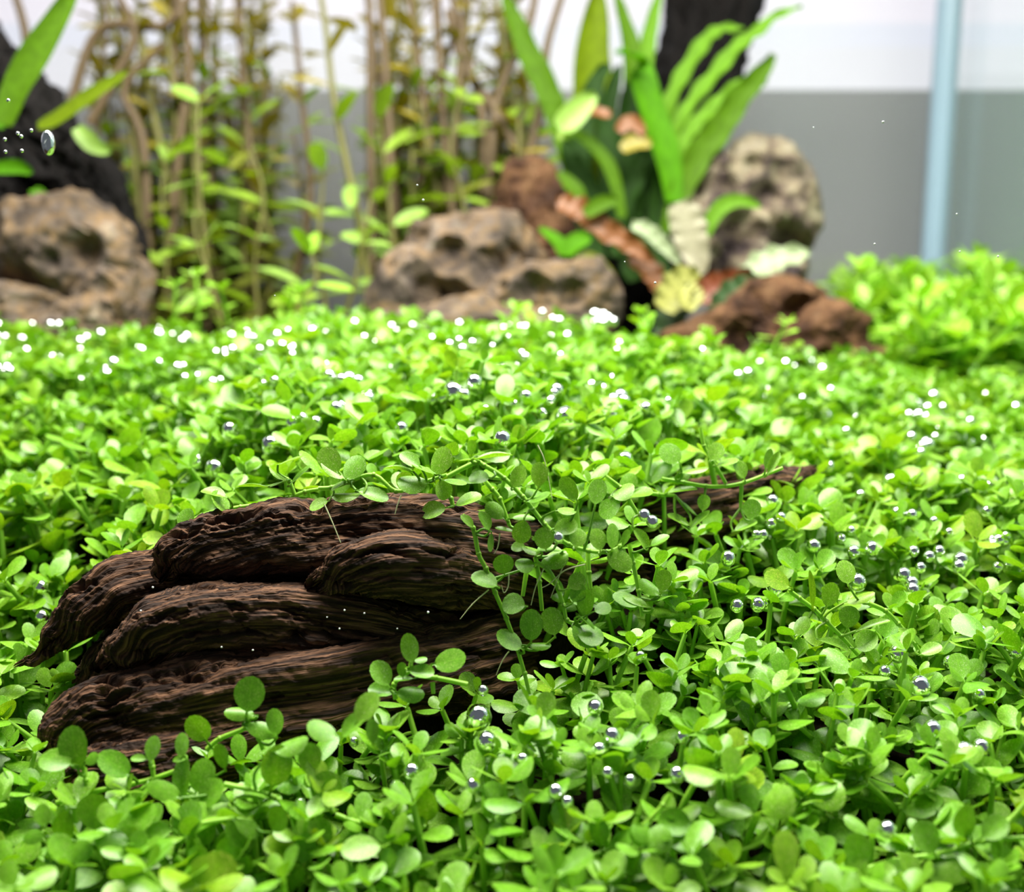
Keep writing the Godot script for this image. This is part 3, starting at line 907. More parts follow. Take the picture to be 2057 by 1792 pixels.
func make_wood() -> void:
	var o := thing("driftwood", "dark brown weathered driftwood log with splintered left end lying across the carpet", "driftwood", P(600, 1400, 160))
	var parts := [
		["upper_slab", [[335, 1150, 157, 20], [365, 1112, 157, 42], [450, 1090, 157, 56], [600, 1075, 158, 70], [760, 1072, 159, 76], [920, 1090, 164, 78], [1060, 1130, 174, 82], [1250, 1150, 184, 84]], 41, 1.0, 1.2],
		["upper_slab", [[640, 1175, 152, 26], [700, 1140, 152.5, 50], [800, 1135, 153, 66], [900, 1150, 158, 66], [1010, 1165, 167, 58], [1100, 1180, 177, 50]], 47, 0.9, 1.0],
		["splinter", [[42, 1332, 160, 4], [75, 1314, 160, 13], [125, 1272, 160.5, 30], [190, 1218, 161, 50], [260, 1180, 162, 62], [360, 1170, 164, 66], [480, 1165, 166, 60]], 53, 0.9, 1.0],
		["middle_lobe", [[222, 1330, 150.5, 14], [255, 1298, 150.5, 38], [320, 1262, 151, 58], [430, 1240, 152, 66], [560, 1240, 153.5, 68], [700, 1255, 156, 64], [860, 1280, 162, 58], [1000, 1290, 172, 50]], 59, 0.9, 1.0],
		["lower_slab", [[112, 1500, 149, 30], [150, 1470, 149, 62], [220, 1440, 149.5, 76], [340, 1430, 150.5, 92], [480, 1410, 152, 96], [640, 1385, 153.5, 92], [820, 1345, 160, 92], [1000, 1300, 169, 88], [1120, 1270, 177, 80]], 61, 1.0, 1.0],
		["core", [[170, 1420, 163, 60], [300, 1330, 165, 105], [500, 1270, 168, 150], [700, 1240, 174, 160], [900, 1220, 182, 155], [1080, 1210, 188, 140], [1280, 1160, 190, 110], [1380, 1110, 192, 60]], 67, 1.2, 0.9],
		["lower_slab", [[120, 1560, 144, 26], [200, 1545, 144, 50], [330, 1535, 145, 60], [480, 1500, 147, 56], [600, 1470, 150, 50]], 71, 0.8, 0.8],
	]
	for q in parts:
		var mb := MB.new()
		wood_lobe(mb, q[1], q[2], q[3], q[4], 230, 130)
		for k in mb.v.size(): mb.v[k] -= o.position
		obj(q[0], mb.mesh(), M.wood, o)
	var b := MB.new()
	wood_lobe(b, [[1180, 1060, 182, 60], [1300, 1050, 184, 62], [1430, 1020, 188, 56], [1540, 985, 193, 44], [1600, 960, 197, 26], [1630, 945, 199, 14]], 73, 0.8, 1.0)
	var o2 := obj("driftwood", b.mesh(), M.wood)
	tag(o2, "short brown driftwood branch half buried in carpet, right of the hanging runners", "driftwood")
	b = MB.new()
	wood_lobe(b, [[1460, -140, 440, 95], [1435, 0, 440, 92], [1405, 130, 440, 84], [1370, 280, 438, 74], [1320, 430, 436, 74], [1270, 600, 434, 90], [1260, 700, 434, 100]], 79, 1.6, 1.0)
	var o3 := obj("driftwood", b.mesh(), M.wood_dark)
	tag(o3, "black upright driftwood trunk rising behind the strap-leaved fern", "driftwood")
	b = MB.new()
	wood_lobe(b, [[-120, 40, 352, 60], [-40, 140, 350, 80], [40, 240, 348, 84], [120, 330, 346, 74], [200, 390, 344, 56], [235, 460, 342, 40], [255, 520, 340, 30]], 83, 2.0, 1.0)
	wood_lobe(b, [[-60, 330, 352, 90], [20, 400, 352, 90], [60, 520, 352, 90], [70, 640, 352, 90]], 89, 2.0, 1.0)
	var o4 := obj("driftwood", b.mesh(), M.wood_dark)
	tag(o4, "dark driftwood root leaning over the tan rock at the left edge", "driftwood")


func make_rocks() -> void:
	rock("rock", "tan and grey pitted rock at the left edge below the dark root", [[120, 555, 335, 165, 150, 110, 101, 14, 0.14], [20, 640, 325, 130, 80, 90, 102, 10, 0.14], [225, 620, 330, 95, 120, 80, 103, 10, 0.10], [150, 650, 318, 70, 60, 50, 107, 9, 0.12]], M.stone, [[160, 500, 48, 9], [95, 525, 30, 5], [60, 590, 60, 5], [215, 570, 34, 3]])
	rock("rock", "peaked tan rock in the middle behind the bubbly crest of the carpet", [[950, 575, 342, 175, 165, 110, 111, 15, 0.13], [1090, 625, 330, 140, 130, 95, 112, 14, 0.12], [835, 630, 334, 92, 125, 80, 113, 10, 0.10], [960, 670, 322, 150, 70, 60, 114, 10, 0.12]], M.stone, [[905, 512, 42, 9], [975, 540, 46, 5], [1020, 520, 40, 5], [1060, 600, 60, 5], [1150, 590, 34, 4], [880, 590, 50, 5], [840, 480, 26, 3]])
	rock("rock", "tall craggy pale-topped rock standing right of the fern, before the grey back wall", [[1522, 440, 392, 106, 146, 100, 121, 16, 0.15], [1440, 450, 385, 80, 130, 80, 122, 12, 0.15], [1550, 580, 385, 82, 110, 80, 123, 12, 0.14]], M.stone_pale, [[1430, 370, 50, 7], [1490, 470, 55, 7], [1590, 490, 50, 7], [1510, 330, 26, 4], [1580, 350, 34, 4], [1540, 400, 40, 3]])
	rock("rock", "low brown stone under the wavy brown leaves, right of centre", [[1560, 640, 345, 110, 75, 70, 131, 12, 0.12], [1450, 690, 340, 120, 75, 60, 132, 10, 0.12]], M.stone_brown, [[1610, 630, 45, 7], [1500, 680, 50, 6]])
	rock("rock", "reddish brown stone sloping into the carpet beside the right back plants", [[1650, 690, 338, 100, 80, 60, 141, 11, 0.12], [1740, 750, 334, 70, 55, 40, 142, 10, 0.1]], M.stone_brown)
	rock("rock", "dark hollowed stone behind the peaked middle rock, under the fern", [[1080, 430, 378, 80, 120, 60, 151, 12, 0.16], [1020, 540, 378, 70, 120, 60, 152, 12, 0.16]], M.stone_brown)


# ---------------------------------------------------------------- background plants
func ribbon(pts: Array, width: float, wave: float, waves: float, seed_: int, twist := 0.0, thick := 0.1) -> MB:
	# a strap leaf: broad in the middle, pointed, its edges waved
	var r := RandomNumberGenerator.new()
	r.seed = seed_
	var line := smooth_line(pts, 7)
	var m := line.size()
	var p := PackedVector3Array()
	var t := PackedVector2Array()
	var ph := r.randf() * TAU
	var nv := 7
	for i in m:
		var u := float(i) / (m - 1)
		var d: Vector3 = (line[mini(i + 1, m - 1)] - line[maxi(i - 1, 0)]).normalized()
		var side := d.cross(cam_back() + Vector3(0, 0.35, 0)).normalized()
		side = side.rotated(d, twist * (u - 0.5) + 0.25 * sin(ph))
		var nn := side.cross(d).normalized()
		var w := width * 0.5 * pow(maxf(0.0, sin(PI * lerpf(0.12, 0.99, u))), 0.55)
		for j in nv:
			var s := 2.0 * j / (nv - 1) - 1.0
			var edge := 1.0 + wave * 0.20 * sin(waves * TAU * u + ph + (1.3 if s > 0 else 0.0)) * absf(s)
			p.append(line[i] + side * w * s * edge + nn * (width * (0.12 * s * s + wave * 0.20 * sin(waves * TAU * u * 1.1 + ph + s * 1.2) * s * s)))
			t.append(Vector2(u * 3.0, 0.5 + 0.48 * s))
	var mb := MB.new()
	mb.grid(p, t, m, nv, false, true)
	return mb


func strap_plant(called: String, label: String, category: String, fr: Array, blades: Array, t: float, group := "") -> Node3D:
	# blades: [[points], width px, material, wave, waves, part, distance offset]
	var conv := func(x, y, dt): return P(fr[0] + x / fr[2], fr[1] + y / fr[2], t + dt)
	var q0: Array = blades[0][0][0]
	var at: Vector3 = conv.call(q0[0], q0[1], 0.0)
	var o := thing(called, label, category, at, group)
	var k := 0
	for b in blades:
		var pts := []
		var off: float = b[6] if b.size() > 6 else 0.0
		var i := 0
		for q in b[0]:
			pts.append(conv.call(q[0], q[1], off + (q[2] if q.size() > 2 else 0.0)))
			i += 1
		var w: float = b[1] * (1.3 if b[2] != "fern_light" else 0.95) * (t + off) * 0.001 / F / fr[2]
		var mb := ribbon(pts, w, b[3] if b.size() > 3 else 0.25, b[4] if b.size() > 4 else 4.0, 500 + k, 0.4)
		for z in mb.v.size(): mb.v[z] -= at
		obj(b[5] if b.size() > 5 else "leaf", mb.mesh(), M[b[2]], o)
		k += 1
	return o


func make_fern() -> void:
	var E := [1000.0, 0.0, 3.2]
	strap_plant("strap_fern", "tall strap-leaved green fern growing on the black trunk right of centre", "aquatic plant", E, [
		[[[690, 1500], [640, 1250], [620, 900], [600, 500], [610, 200], [640, -60]], 215, "fern_olive", 0.15, 3.0, "frond", 6.0],
		[[[600, 1450], [380, 760], [330, 610], [200, 350], [110, 140], [30, -60]], 125, "fern_mid", 0.25, 4.0, "frond", 0.0],
		[[[820, 1400], [850, 800], [870, 450], [820, 180], [740, -60]], 110, "fern_mid", 0.2, 4.0, "frond", 2.0],
		[[[1130, 1300], [1100, 1080], [1030, 830], [950, 600], [905, 420], [870, 360, -8], [760, 350, -16]], 145, "fern_bright", 0.15, 3.0, "frond", -10.0],
		[[[930, 900], [950, 400], [980, 180], [1040, -60]], 110, "fern_light", 0.2, 4.0, "frond", 4.0],
		[[[1060, 1100], [1090, 720], [1180, 500], [1330, 270], [1440, 190], [1580, 190]], 110, "fern_light", 0.5, 6.0, "frond", 2.0],
		[[[1080, 1200], [1140, 850], [1260, 640], [1400, 470], [1540, 300], [1650, 220], [1800, 100], [1960, 50]], 110, "fern_light", 0.5, 7.0, "frond", -4.0],
		[[[1120, 1250], [1180, 960], [1270, 800], [1440, 640], [1580, 530], [1730, 540]], 105, "fern_light", 0.5, 6.0, "frond", -6.0],
		[[[1090, 1500], [1170, 1250], [1290, 1000], [1420, 830], [1540, 640], [1680, 480], [1770, 350]], 135, "fern_mid", 0.35, 6.0, "frond", -9.0],
		[[[800, 1400], [760, 1200], [690, 1030], [560, 900], [420, 835], [250, 860]], 72, "fern_mid", 0.15, 3.0, "frond", -14.0],
		[[[560, 1350], [500, 1230], [430, 1165], [300, 1120], [160, 1140]], 88, "fern_mid", 0.15, 3.0, "frond", -14.0],
		[[[560, 1500], [540, 1100], [560, 800], [640, 520], [720, 420]], 110, "fern_dark", 0.3, 4.0, "frond", -2.0],
		[[[700, 1500], [720, 1100], [700, 750], [780, 420]], 110, "fern_dark", 0.3, 4.0, "frond", -3.0],
		[[[850, 1500], [880, 1200], [830, 800], [860, 500]], 120, "fern_dark", 0.3, 4.0, "frond", -2.0],
		[[[960, 1600], [980, 1200], [960, 850], [930, 560]], 120, "fern_dark", 0.3, 4.0, "frond", -1.0],
		[[[1020, 1600], [1060, 1250], [1030, 1000]], 130, "fern_dark", 0.3, 4.0, "frond", -5.0],
		[[[640, 1600], [620, 1300], [480, 1050], [430, 900]], 110, "fern_dark", 0.3, 4.0, "frond", -4.0],
		[[[760, 1650], [800, 1350], [900, 1100], [920, 960]], 110, "fern_dark", 0.3, 4.0, "frond", -6.0],
		[[[640, 1790], [560, 1400], [540, 1250]], 140, "fern_dark", 0.3, 4.0, "frond", -6.0],
		[[[900, 1800], [820, 1500], [760, 1350]], 150, "fern_dark", 0.3, 4.0, "frond", -4.0],
		[[[1050, 1850], [960, 1600], [900, 1450]], 150, "fern_dark", 0.3, 4.0, "frond", -5.0],
		[[[560, 740, -4], [650, 725], [730, 745]], 70, "crypt_brown", 0.3, 2.0, "withered_tip", -16.0],
		[[[780, 850], [830, 790], [900, 810], [940, 870]], 80, "crypt_brown", 0.3, 2.0, "withered_tip", -16.0],
		[[[800, 970], [880, 920], [990, 930]], 90, "rot_gold", 0.3, 2.0, "withered_tip", -16.0],
	], 385.0)
	strap_plant("seedling", "small bright seedling with an oval pale leaf in front of the fern's dark middle", "aquatic plant", E, [
		[[[400, 830], [450, 780], [540, 680], [630, 610]], 130, "rot_pale", 0.0, 1.0, "leaf", 0.0],
		[[[400, 900], [410, 840], [440, 790]], 30, "rot_green", 0.0, 1.0, "leaf_stalk", 0.0]], 362.0)
	strap_plant("seedling", "tiny three-leaved green seedling between the peaked middle rock and the fern", "aquatic plant", E, [
		[[[430, 1640], [380, 1550], [260, 1470]], 75, "fern_bright", 0.0, 1.0],
		[[[430, 1640], [500, 1560], [600, 1530]], 100, "fern_bright", 0.0, 1.0],
		[[[560, 1380], [660, 1310], [770, 1280]], 80, "fern_mid", 0.0, 1.0],
		[[[480, 1640], [620, 1660], [760, 1780]], 50, "rot_olive", 0.0, 1.0]], 352.0)
	strap_plant("crinkled_plant", "crinkled orange-brown and grey leaves sprawling under the fern", "aquatic plant", E, [
		[[[380, 1310], [460, 1320], [560, 1370], [700, 1480], [850, 1570], [1010, 1690]], 120, "crypt_brown", 0.6, 6.0],
		[[[840, 1690], [930, 1700], [1010, 1790], [1060, 1900]], 120, "crypt_brown", 0.5, 4.0, "leaf", 4.0],
		[[[860, 1450], [960, 1480], [1060, 1570], [1170, 1690]], 80, "crypt_grey", 0.5, 4.5],
		[[[1160, 1300], [1210, 1430], [1250, 1560], [1320, 1760]], 180, "crypt_lilac", 0.35, 4.0, "leaf", 2.0],
		[[[1330, 1520], [1380, 1400], [1450, 1320], [1560, 1290], [1690, 1330]], 110, "fern_light", 0.1, 2.0, "leaf", 6.0]], 355.0)
	strap_plant("crinkled_plant", "crinkled rust, cream and grey leaves at the foot of the tall craggy rock", "aquatic plant", [1257.0, 0.0, 2.3575], [
		[[[330, 1420], [400, 1370], [480, 1340], [600, 1285]], 105, "crypt_red", 0.4, 4.0],
		[[[560, 1330], [640, 1260], [740, 1220], [870, 1200]], 105, "crypt_grey", 0.5, 4.0],
		[[[180, 1470], [230, 1380], [290, 1330], [350, 1340]], 130, "crypt_cream", 0.6, 5.0],
		[[[340, 1450], [290, 1400], [250, 1350]], 110, "crypt_cream", 0.6, 5.0, "leaf", -1.0],
		[[[420, 1500], [500, 1400], [600, 1360], [690, 1370]], 110, "crypt_green", 0.6, 6.0, "leaf", -2.0],
		[[[600, 1420], [680, 1370], [800, 1320]], 90, "crypt_lilac", 0.6, 5.0],
		[[[200, 1620], [220, 1500], [300, 1440]], 120, "crypt_green", 0.4, 4.0, "leaf", 4.0]], 345.0)
	strap_plant("broad_blade_plant", "blurred broad green blades leaning in from the top left corner", "aquatic plant", [0.0, 0.0, 3.894], [
		[[[40, 980], [130, 700], [270, 450], [420, 200], [600, -100]], 185, "fern_mid", 0.1, 2.0, "blade"],
		[[[300, 1000], [440, 940], [700, 760], [1010, 560]], 120, "fern_olive", 0.1, 2.0, "blade", 20.0],
		[[[-80, 1330], [60, 1310], [160, 1310], [260, 1350]], 95, "fern_bright", 0.0, 2.0, "blade", 10.0],
		[[[-60, 950], [0, 960], [40, 1000]], 80, "fern_bright", 0.0, 2.0, "blade", 10.0],
		[[[600, 1000], [680, 1090], [760, 1150], [870, 1190]], 110, "rot_pale", 0.0, 2.0, "blade", 30.0],
		[[[260, 1480], [310, 1530], [380, 1560]], 90, "fern_bright", 0.0, 2.0, "blade", 30.0]], 300.0)


func stem_plant_parts(o: Node3D, line: Array, at: Vector3, gap: float, L: float, mats: Array, stem_mat: Material, from := 0.0, r := 0.0007, shapes := [1, 3]) -> void:
	var mb := MB.new()
	mb.tube(rel(line, at), r * 1.15, r * 0.7, 6)
	obj("stem", mb.mesh(), stem_mat, o)
	var len := 0.0
	for k in line.size() - 1: len += line[k].distance_to(line[k + 1])
	var want := from * len
	var az := rng.randf() * TAU
	var run := 0.0
	for k in line.size() - 1:
		var d: float = line[k].distance_to(line[k + 1])
		while run + d > want:
			var c: Vector3 = line[k].lerp(line[k + 1], (want - run) / d)
			var dir: Vector3 = (line[k + 1] - line[k]).normalized()
			var u := want / len
			for s in 2:
				if rng.randf() < 0.12: continue
				var a := az + s * PI
				var out := Vector3(cos(a), 0, sin(a))
				var x := out + dir * lerpf(0.15, 0.9, u) + Vector3(0, rng.randf_range(-0.9, 0.35), 0)
				var size := L * rng.randf_range(0.7, 1.15) * lerpf(1.0, 0.75, u)
				var lf := obj("leaf", leaf_narrow[rng.randi() % leaf_narrow.size()], mats[mini(int(pow(u, 1.2) * mats.size() + rng.randf() * 0.8), mats.size() - 1)], o)
				lf.transform = Transform3D(aim(x, Vector3(rng.randf_range(-0.4, 0.4), 1, rng.randf_range(-0.2, 0.6))).scaled(Vector3.ONE * size), c - at)
			az += PI / 2 + rng.randf_range(-0.4, 0.4)
			want += gap * rng.randf_range(0.8, 1.25)
		run += d


var leaf_narrow := []


func stem_plant(called: String, label: String, group: String, pts: Array, gap: float, L: float, mats: Array, stem_mat: Material, from := 0.0, r := 0.0007) -> void:
	var q := []
	for p in pts: q.append(P(p[0], p[1], p[2]))
	var line := smooth_line(q, 5)
	var o := thing(called, label, "aquatic plant", q[0], group)
	stem_plant_parts(o, line, q[0], gap, L, mats, stem_mat, from, r)


func make_background_plants() -> void:
	for q in [[0.40, 0.12], [0.32, 0.2], [0.46, 0.05]]:
		leaf_narrow.append(leaf_mb(1.0, q[0], q[1], 0.15, 0.08, 1.0).mesh())
	var green := [M.rot_green, M.rot_pale, M.rot_green, M.rot_gold]
	var olive := [M.rot_olive, M.rot_olive, M.rot_green, M.rot_gold]
	stem_plant("stem_plant", "golden-tipped stem plant standing alone in the gap between the two thickets", "", [[748, 640, 372], [735, 540, 372], [716, 420, 372], [690, 300, 373], [668, 180, 374], [655, 60, 376], [640, -30, 378]], 0.0120, 0.019, green, M.rot_stem, 0.1, 0.0014)
	stem_plant("stem_plant", "slim pale stem plant with a pair of arching leaves, left of the golden-tipped one", "", [[655, 620, 365], [640, 520, 365], [645, 420, 366], [650, 330, 367]], 0.014, 0.018, [M.rot_green, M.rot_pale], M.rot_stem, 0.1)
	stem_plant("stem_plant", "young light green stem plant before the right thicket, beside the golden-tipped one", "", [[690, 640, 350], [715, 560, 350], [730, 470, 350], [745, 400, 352]], 0.013, 0.018, [M.rot_green, M.rot_pale], M.rot_stem, 0.3)
	stem_plant("stem_plant", "light-topped stem plant in front of the left thicket, reaching mid height", "", [[430, 640, 355], [412, 500, 355], [402, 380, 356], [398, 270, 358], [400, 200, 360]], 0.015, 0.019, [M.rot_green, M.rot_green, M.rot_pale], M.rot_stem, 0.15)
	stem_plant("stem_plant", "short bright stem plant low in front of the left thicket", "", [[445, 640, 345], [420, 560, 345], [395, 480, 345], [390, 430, 346]], 0.012, 0.019, [M.rot_green, M.rot_pale], M.rot_stem, 0.3)
	stem_plant("stem_plant", "low arching bright plant at the foot of the gap between the thickets", "", [[620, 660, 335], [600, 610, 335], [635, 560, 336], [625, 510, 337]], 0.011, 0.018, [M.rot_green, M.hedge_a], M.rot_stem, 0.2)
	var pale := [M.rot_green, M.rot_pale, M.rot_green]
	stem_plant("stem_plant", "bright stem plant at the right end of the left thicket", "", [[520, 650, 368], [512, 520, 368], [530, 400, 369], [505, 300, 370]], 0.011, 0.019, pale, M.rot_stem, 0.1)
	stem_plant("stem_plant", "pale-leaved stem plant at the left end of the right thicket", "", [[800, 620, 372], [790, 480, 372], [775, 350, 373], [760, 230, 374]], 0.012, 0.020, pale, M.rot_stem, 0.1)
	stem_plant("stem_plant", "pale-leaved stem plant rising above the peaked middle rock", "", [[940, 560, 378], [930, 400, 378], [905, 300, 378], [925, 190, 379]], 0.012, 0.019, [M.rot_olive, M.rot_green], M.rot_stem, 0.1)
	stem_plant("stem_plant", "light green stem plant between the left rock and the left thicket", "", [[325, 650, 366], [335, 520, 366], [325, 380, 367], [350, 270, 368]], 0.012, 0.019, [M.rot_olive, M.rot_green, M.rot_pale], M.rot_stem, 0.15)
	# the thickets: many stems of one kind
	var lab := ["olive plant of the thicket behind the left rock", "olive plant of the thicket left of the fern"]
	var grp := ["left thicket stems", "right thicket stems"]
	for side in 2:
		for k in 48:
			var u := (k + rng.randf()) / 48.0
			var x0: float = lerpf(230, 585, u) if side == 0 else lerpf(750, 1060, u)
			var t := rng.randf_range(385, 480)
			var x1 := x0 + rng.randf_range(-70, 60) + (-20.0 if side == 0 else 25.0)
			var top := rng.randf_range(-60, 330) if side == 0 else rng.randf_range(-80, 260)
			if rng.randf() < 0.35: top = -60.0
			var bend := rng.randf_range(-55, 55)
			var brown := rng.randf() > 0.6
			stem_plant("thicket_stem", lab[side] + (", reaching past the top" if top < 20.0 else ", ending below the top") + (", brown-stemmed" if brown else ""), grp[side], [[x0, 660, t], [lerpf(x0, x1, 0.3) + bend, lerpf(640, top, 0.35), t], [lerpf(x0, x1, 0.7) + bend * 0.5, lerpf(640, top, 0.7), t], [x1, top, t]], 0.0095, 0.0165, green if rng.randf() < 0.35 else olive, M.rot_stem_brown if brown else M.rot_stem, 0.05, rng.randf_range(0.0009, 0.0017))
	# bare brown stalks among them
	for q in [[[748, 660], [745, 300], [742, -40]], [[790, 650], [782, 250], [760, -40]], [[900, 640], [895, 300], [870, -40]], [[965, 520], [970, 250], [940, 120], [900, -40]], [[1055, 330], [990, 215], [930, 130], [900, 20]], [[980, 400], [1000, 200], [1060, 60], [1080, -40]], [[1040, 420], [1085, 220], [1100, 90], [1140, -40]], [[180, 250], [240, 140], [270, 60], [215, -40]], [[140, 220], [200, 60], [330, 50], [400, -40]], [[300, 640], [290, 300], [250, 180], [330, 90]], [[330, 640], [360, 300], [380, 120], [350, -40]], [[60, 180], [50, 60], [20, -40]]]:
		var pts := []
		for z in q: pts.append(P(z[0], z[1], 395.0))
		var mb := MB.new()
		mb.tube(rel(smooth_line(pts, 6), pts[0]), 0.0020, 0.0013, 7)
		var o := obj("bare_stalk", mb.mesh(), M.rot_stem_brown)
		o.position = pts[0]
		tag(o, "bare brown leafless stalk rising among the background thickets", "plant stalk", "bare stalks in the thickets")
	# small plants just behind the crest
	for q in [[350, 655, 322, 13], [400, 650, 322, 15], [460, 655, 322, 12], [570, 655, 322, 13], [610, 665, 318, 14], [1005, 690, 305, 13], [1295, 690, 310, 12], [1130, 700, 305, 10], [1540, 730, 300, 13], [1420, 720, 305, 11]]:
		var o := sprig_thing("crest_sprig", recipes[rng.randi() % recipes.size()], leaf_shapes, [M.hedge_a, M.hedge_b], M.stem)
		o.name = numbered("crest_sprig")
		add_child(o, true)
		var sc: float = q[3] / 10.0
		o.transform = Transform3D(Basis(Vector3.UP, rng.randf() * TAU).scaled(Vector3.ONE * sc), P(q[0], q[1], q[2]) - Vector3(0, 0.005, 0))
		tag(o, "taller sprig sticking up on the far crest of the carpet before the rocks", "aquatic plant", "sprigs along the far crest")
	# the bushy plants at the right back
	var protos := []
	for r in hedge_recipes: protos.append(sprig_thing("bushy_sprig", r, leaf_shapes2, [M.hedge_a, M.hedge_b, M.hedge_a], M.stem))
	var made := 0
	for k in 700:
		if made >= 135: break
		var x := rng.randf_range(0.085, 0.195)
		var z := rng.randf_range(-0.47, -0.315)
		var p := Vector3(x, S(x, z), z)
		var s := proj(p)
		if s.x < 1690 or s.x > 2120: continue
		if s.x < 1820 and s.z < 372: continue
		var o: Node3D = protos[rng.randi() % protos.size()].duplicate()
		o.name = numbered("bushy_sprig")
		add_child(o, true)
		var sc := rng.randf_range(0.7, 1.08)
		o.transform = Transform3D((Basis(Vector3(0, 0, 1), rng.randf_range(-0.35, 0.35)) * Basis(Vector3.UP, rng.randf() * TAU)).scaled(Vector3.ONE * sc), p - Vector3(0, 0.014, 0))
		var rows := ["back row", "middle rows", "front row by the carpet"]
		var w := 0 if s.z > 410 else (1 if s.z > 360 else 2)
		tag(o, "light green bushy pointed-leaved sprig of the right back planting, " + rows[w], "aquatic plant", "right back planting, " + rows[w])
		made += 1
	for o in protos: o.free()


var leaf_shapes2 := []


# ---------------------------------------------------------------- bubbles
func bubble(mesh: Mesh, at: Vector3, r: float, label: String, group := "", sq := 1.0) -> void:
	var o := obj("air_bubble", mesh, M.bubble)
	o.transform = Transform3D(Basis().scaled(Vector3(r, r * sq, r)), at)
	tag(o, label, "bubble", group)


func make_bubbles() -> void:
	var mb := MB.new()
	mb.ball(Vector3.ZERO, Vector3.ONE, 14, 20)
	var m := mb.mesh()
	for q in big_bubbles:
		var t := hit(q[0], q[1], 0.0028) - 1.0
		if q[1] > 1020 and q[1] < 1340 and q[0] > 1000 and q[0] < 1330: t = 146.0
		if Vector2(q[0], q[1]).distance_to(Vector2(970, 1387)) < 5: t = 142.0
		bubble(m, P(q[0], q[1], t), q[2] * 0.56 * t * 0.001 / F, q[3], "", 1.08)
	# rows of smaller ones on the far crest, at the left and at the right back
	var bands := [
		[190, -10, 1250, 655, 770, "small white-glinting bubble in the crowded rows along the far crest of the carpet", "bubbles along the far crest"],
		[42, 600, 1320, 755, 850, "small bubble scattered on the upper mound of the carpet", "bubbles on the upper mound"],
		[34, 1820, 2057, 790, 900, "small white bubble of the dense patch at the right edge of the carpet", "bubbles of the right edge patch"],
		[46, 1500, 2050, 930, 1220, "small bubble scattered over the right-hand carpet behind its large bubbles", "bubbles over the right carpet"],
		[20, 1300, 1800, 690, 880, "small blurred bubble on the carpet before the brown stones", "bubbles before the brown stones"],
	]
	var swarm := []
	for b in bands:
		var centres := []
		for k in int(b[0]):
			var x := rng.randf_range(b[1], b[2])
			var y := rng.randf_range(b[3], b[4])
			if b[0] == 190:
				y = lerpf(b[3], b[4], pow(rng.randf(), 1.4)) + 30.0 * exp(-pow((x - 420.0) / 120.0, 2.0)) - 6.0
			if centres.size() and rng.randf() < 0.3:
				var c: Vector2 = centres[rng.randi() % centres.size()]
				x = c.x + rng.randf_range(-24, 24)
				y = c.y + rng.randf_range(-14, 14)
			centres.append(Vector2(x, y))
			var t := hit(x, y, 0.003)
			if t > 318.0: continue
			var r := rng.randf_range(6.8, 12.5) * (1.25 if b[0] < 190 and b[0] > 40 else 1.0)
			if b[0] == 190 and k >= 96:
				r *= 0.85
				swarm.append(Transform3D(Basis().scaled(Vector3.ONE * r * t * 0.001 / F), P(x, y, t)))
				continue
			bubble(m, P(x, y, t), r * t * 0.001 / F, b[5], b[6], 1.05)
	var mm := MultiMesh.new()
	mm.transform_format = MultiMesh.TRANSFORM_3D
	mm.mesh = m
	mm.instance_count = swarm.size()
	for k in swarm.size(): mm.set_instance_transform(k, swarm[k])
	var so := MultiMeshInstance3D.new()
	so.name = "bubble_sprinkle"
	so.multimesh = mm
	so.material_override = M.bubble
	add_child(so, true)
	tag(so, "sprinkle of the tiniest white bubbles among the larger ones along the far crest", "bubbles", "", "stuff")
	# free bubbles at the top left and specks of dust in the water
	bubble(m, P(97, 287, 175), 13.0 * 0.175 / F, "tall glassy bubble floating alone at the left, before the dark root", "", 1.9)
	for q in [[10, 280], [11, 305], [36, 268], [43, 274], [44, 303], [63, 262], [17, 202]]:
		bubble(m, P(q[0], q[1], 170), 3.6 * 0.17 / F, "pinpoint bubble left of the tall glassy bubble, before the dark root", "pinpoint bubbles at the left")
	var pm := MB.new()
	pm.ball(Vector3.ZERO, Vector3(1.0, 1.0, 1.0), 5, 7)
	var pmm := pm.mesh()
	for q in [[838, 372, 4], [850, 402, 5], [1316, 568, 5], [1774, 245, 5], [1634, 256, 3], [1922, 430, 4], [1757, 490, 4], [2005, 515, 4], [1928, 505, 3], [1255, 526, 3], [552, 594, 3], [692, 1226, 4], [732, 1232, 4], [682, 1263, 4], [508, 1306, 4], [860, 1230, 5], [657, 1240, 3], [445, 1300, 4], [540, 1373, 3], [798, 1263, 3], [283, 1227, 4], [307, 1180, 4]]:
		var t := 147.0
		var o := obj("dust_speck", pmm, M.speck)
		o.transform = Transform3D(Basis().scaled(Vector3.ONE * q[2] * 0.5 * t * 0.001 / F), P(q[0], q[1], t))
		tag(o, "tiny white speck of dust suspended in the water", "speck", "specks in the water")


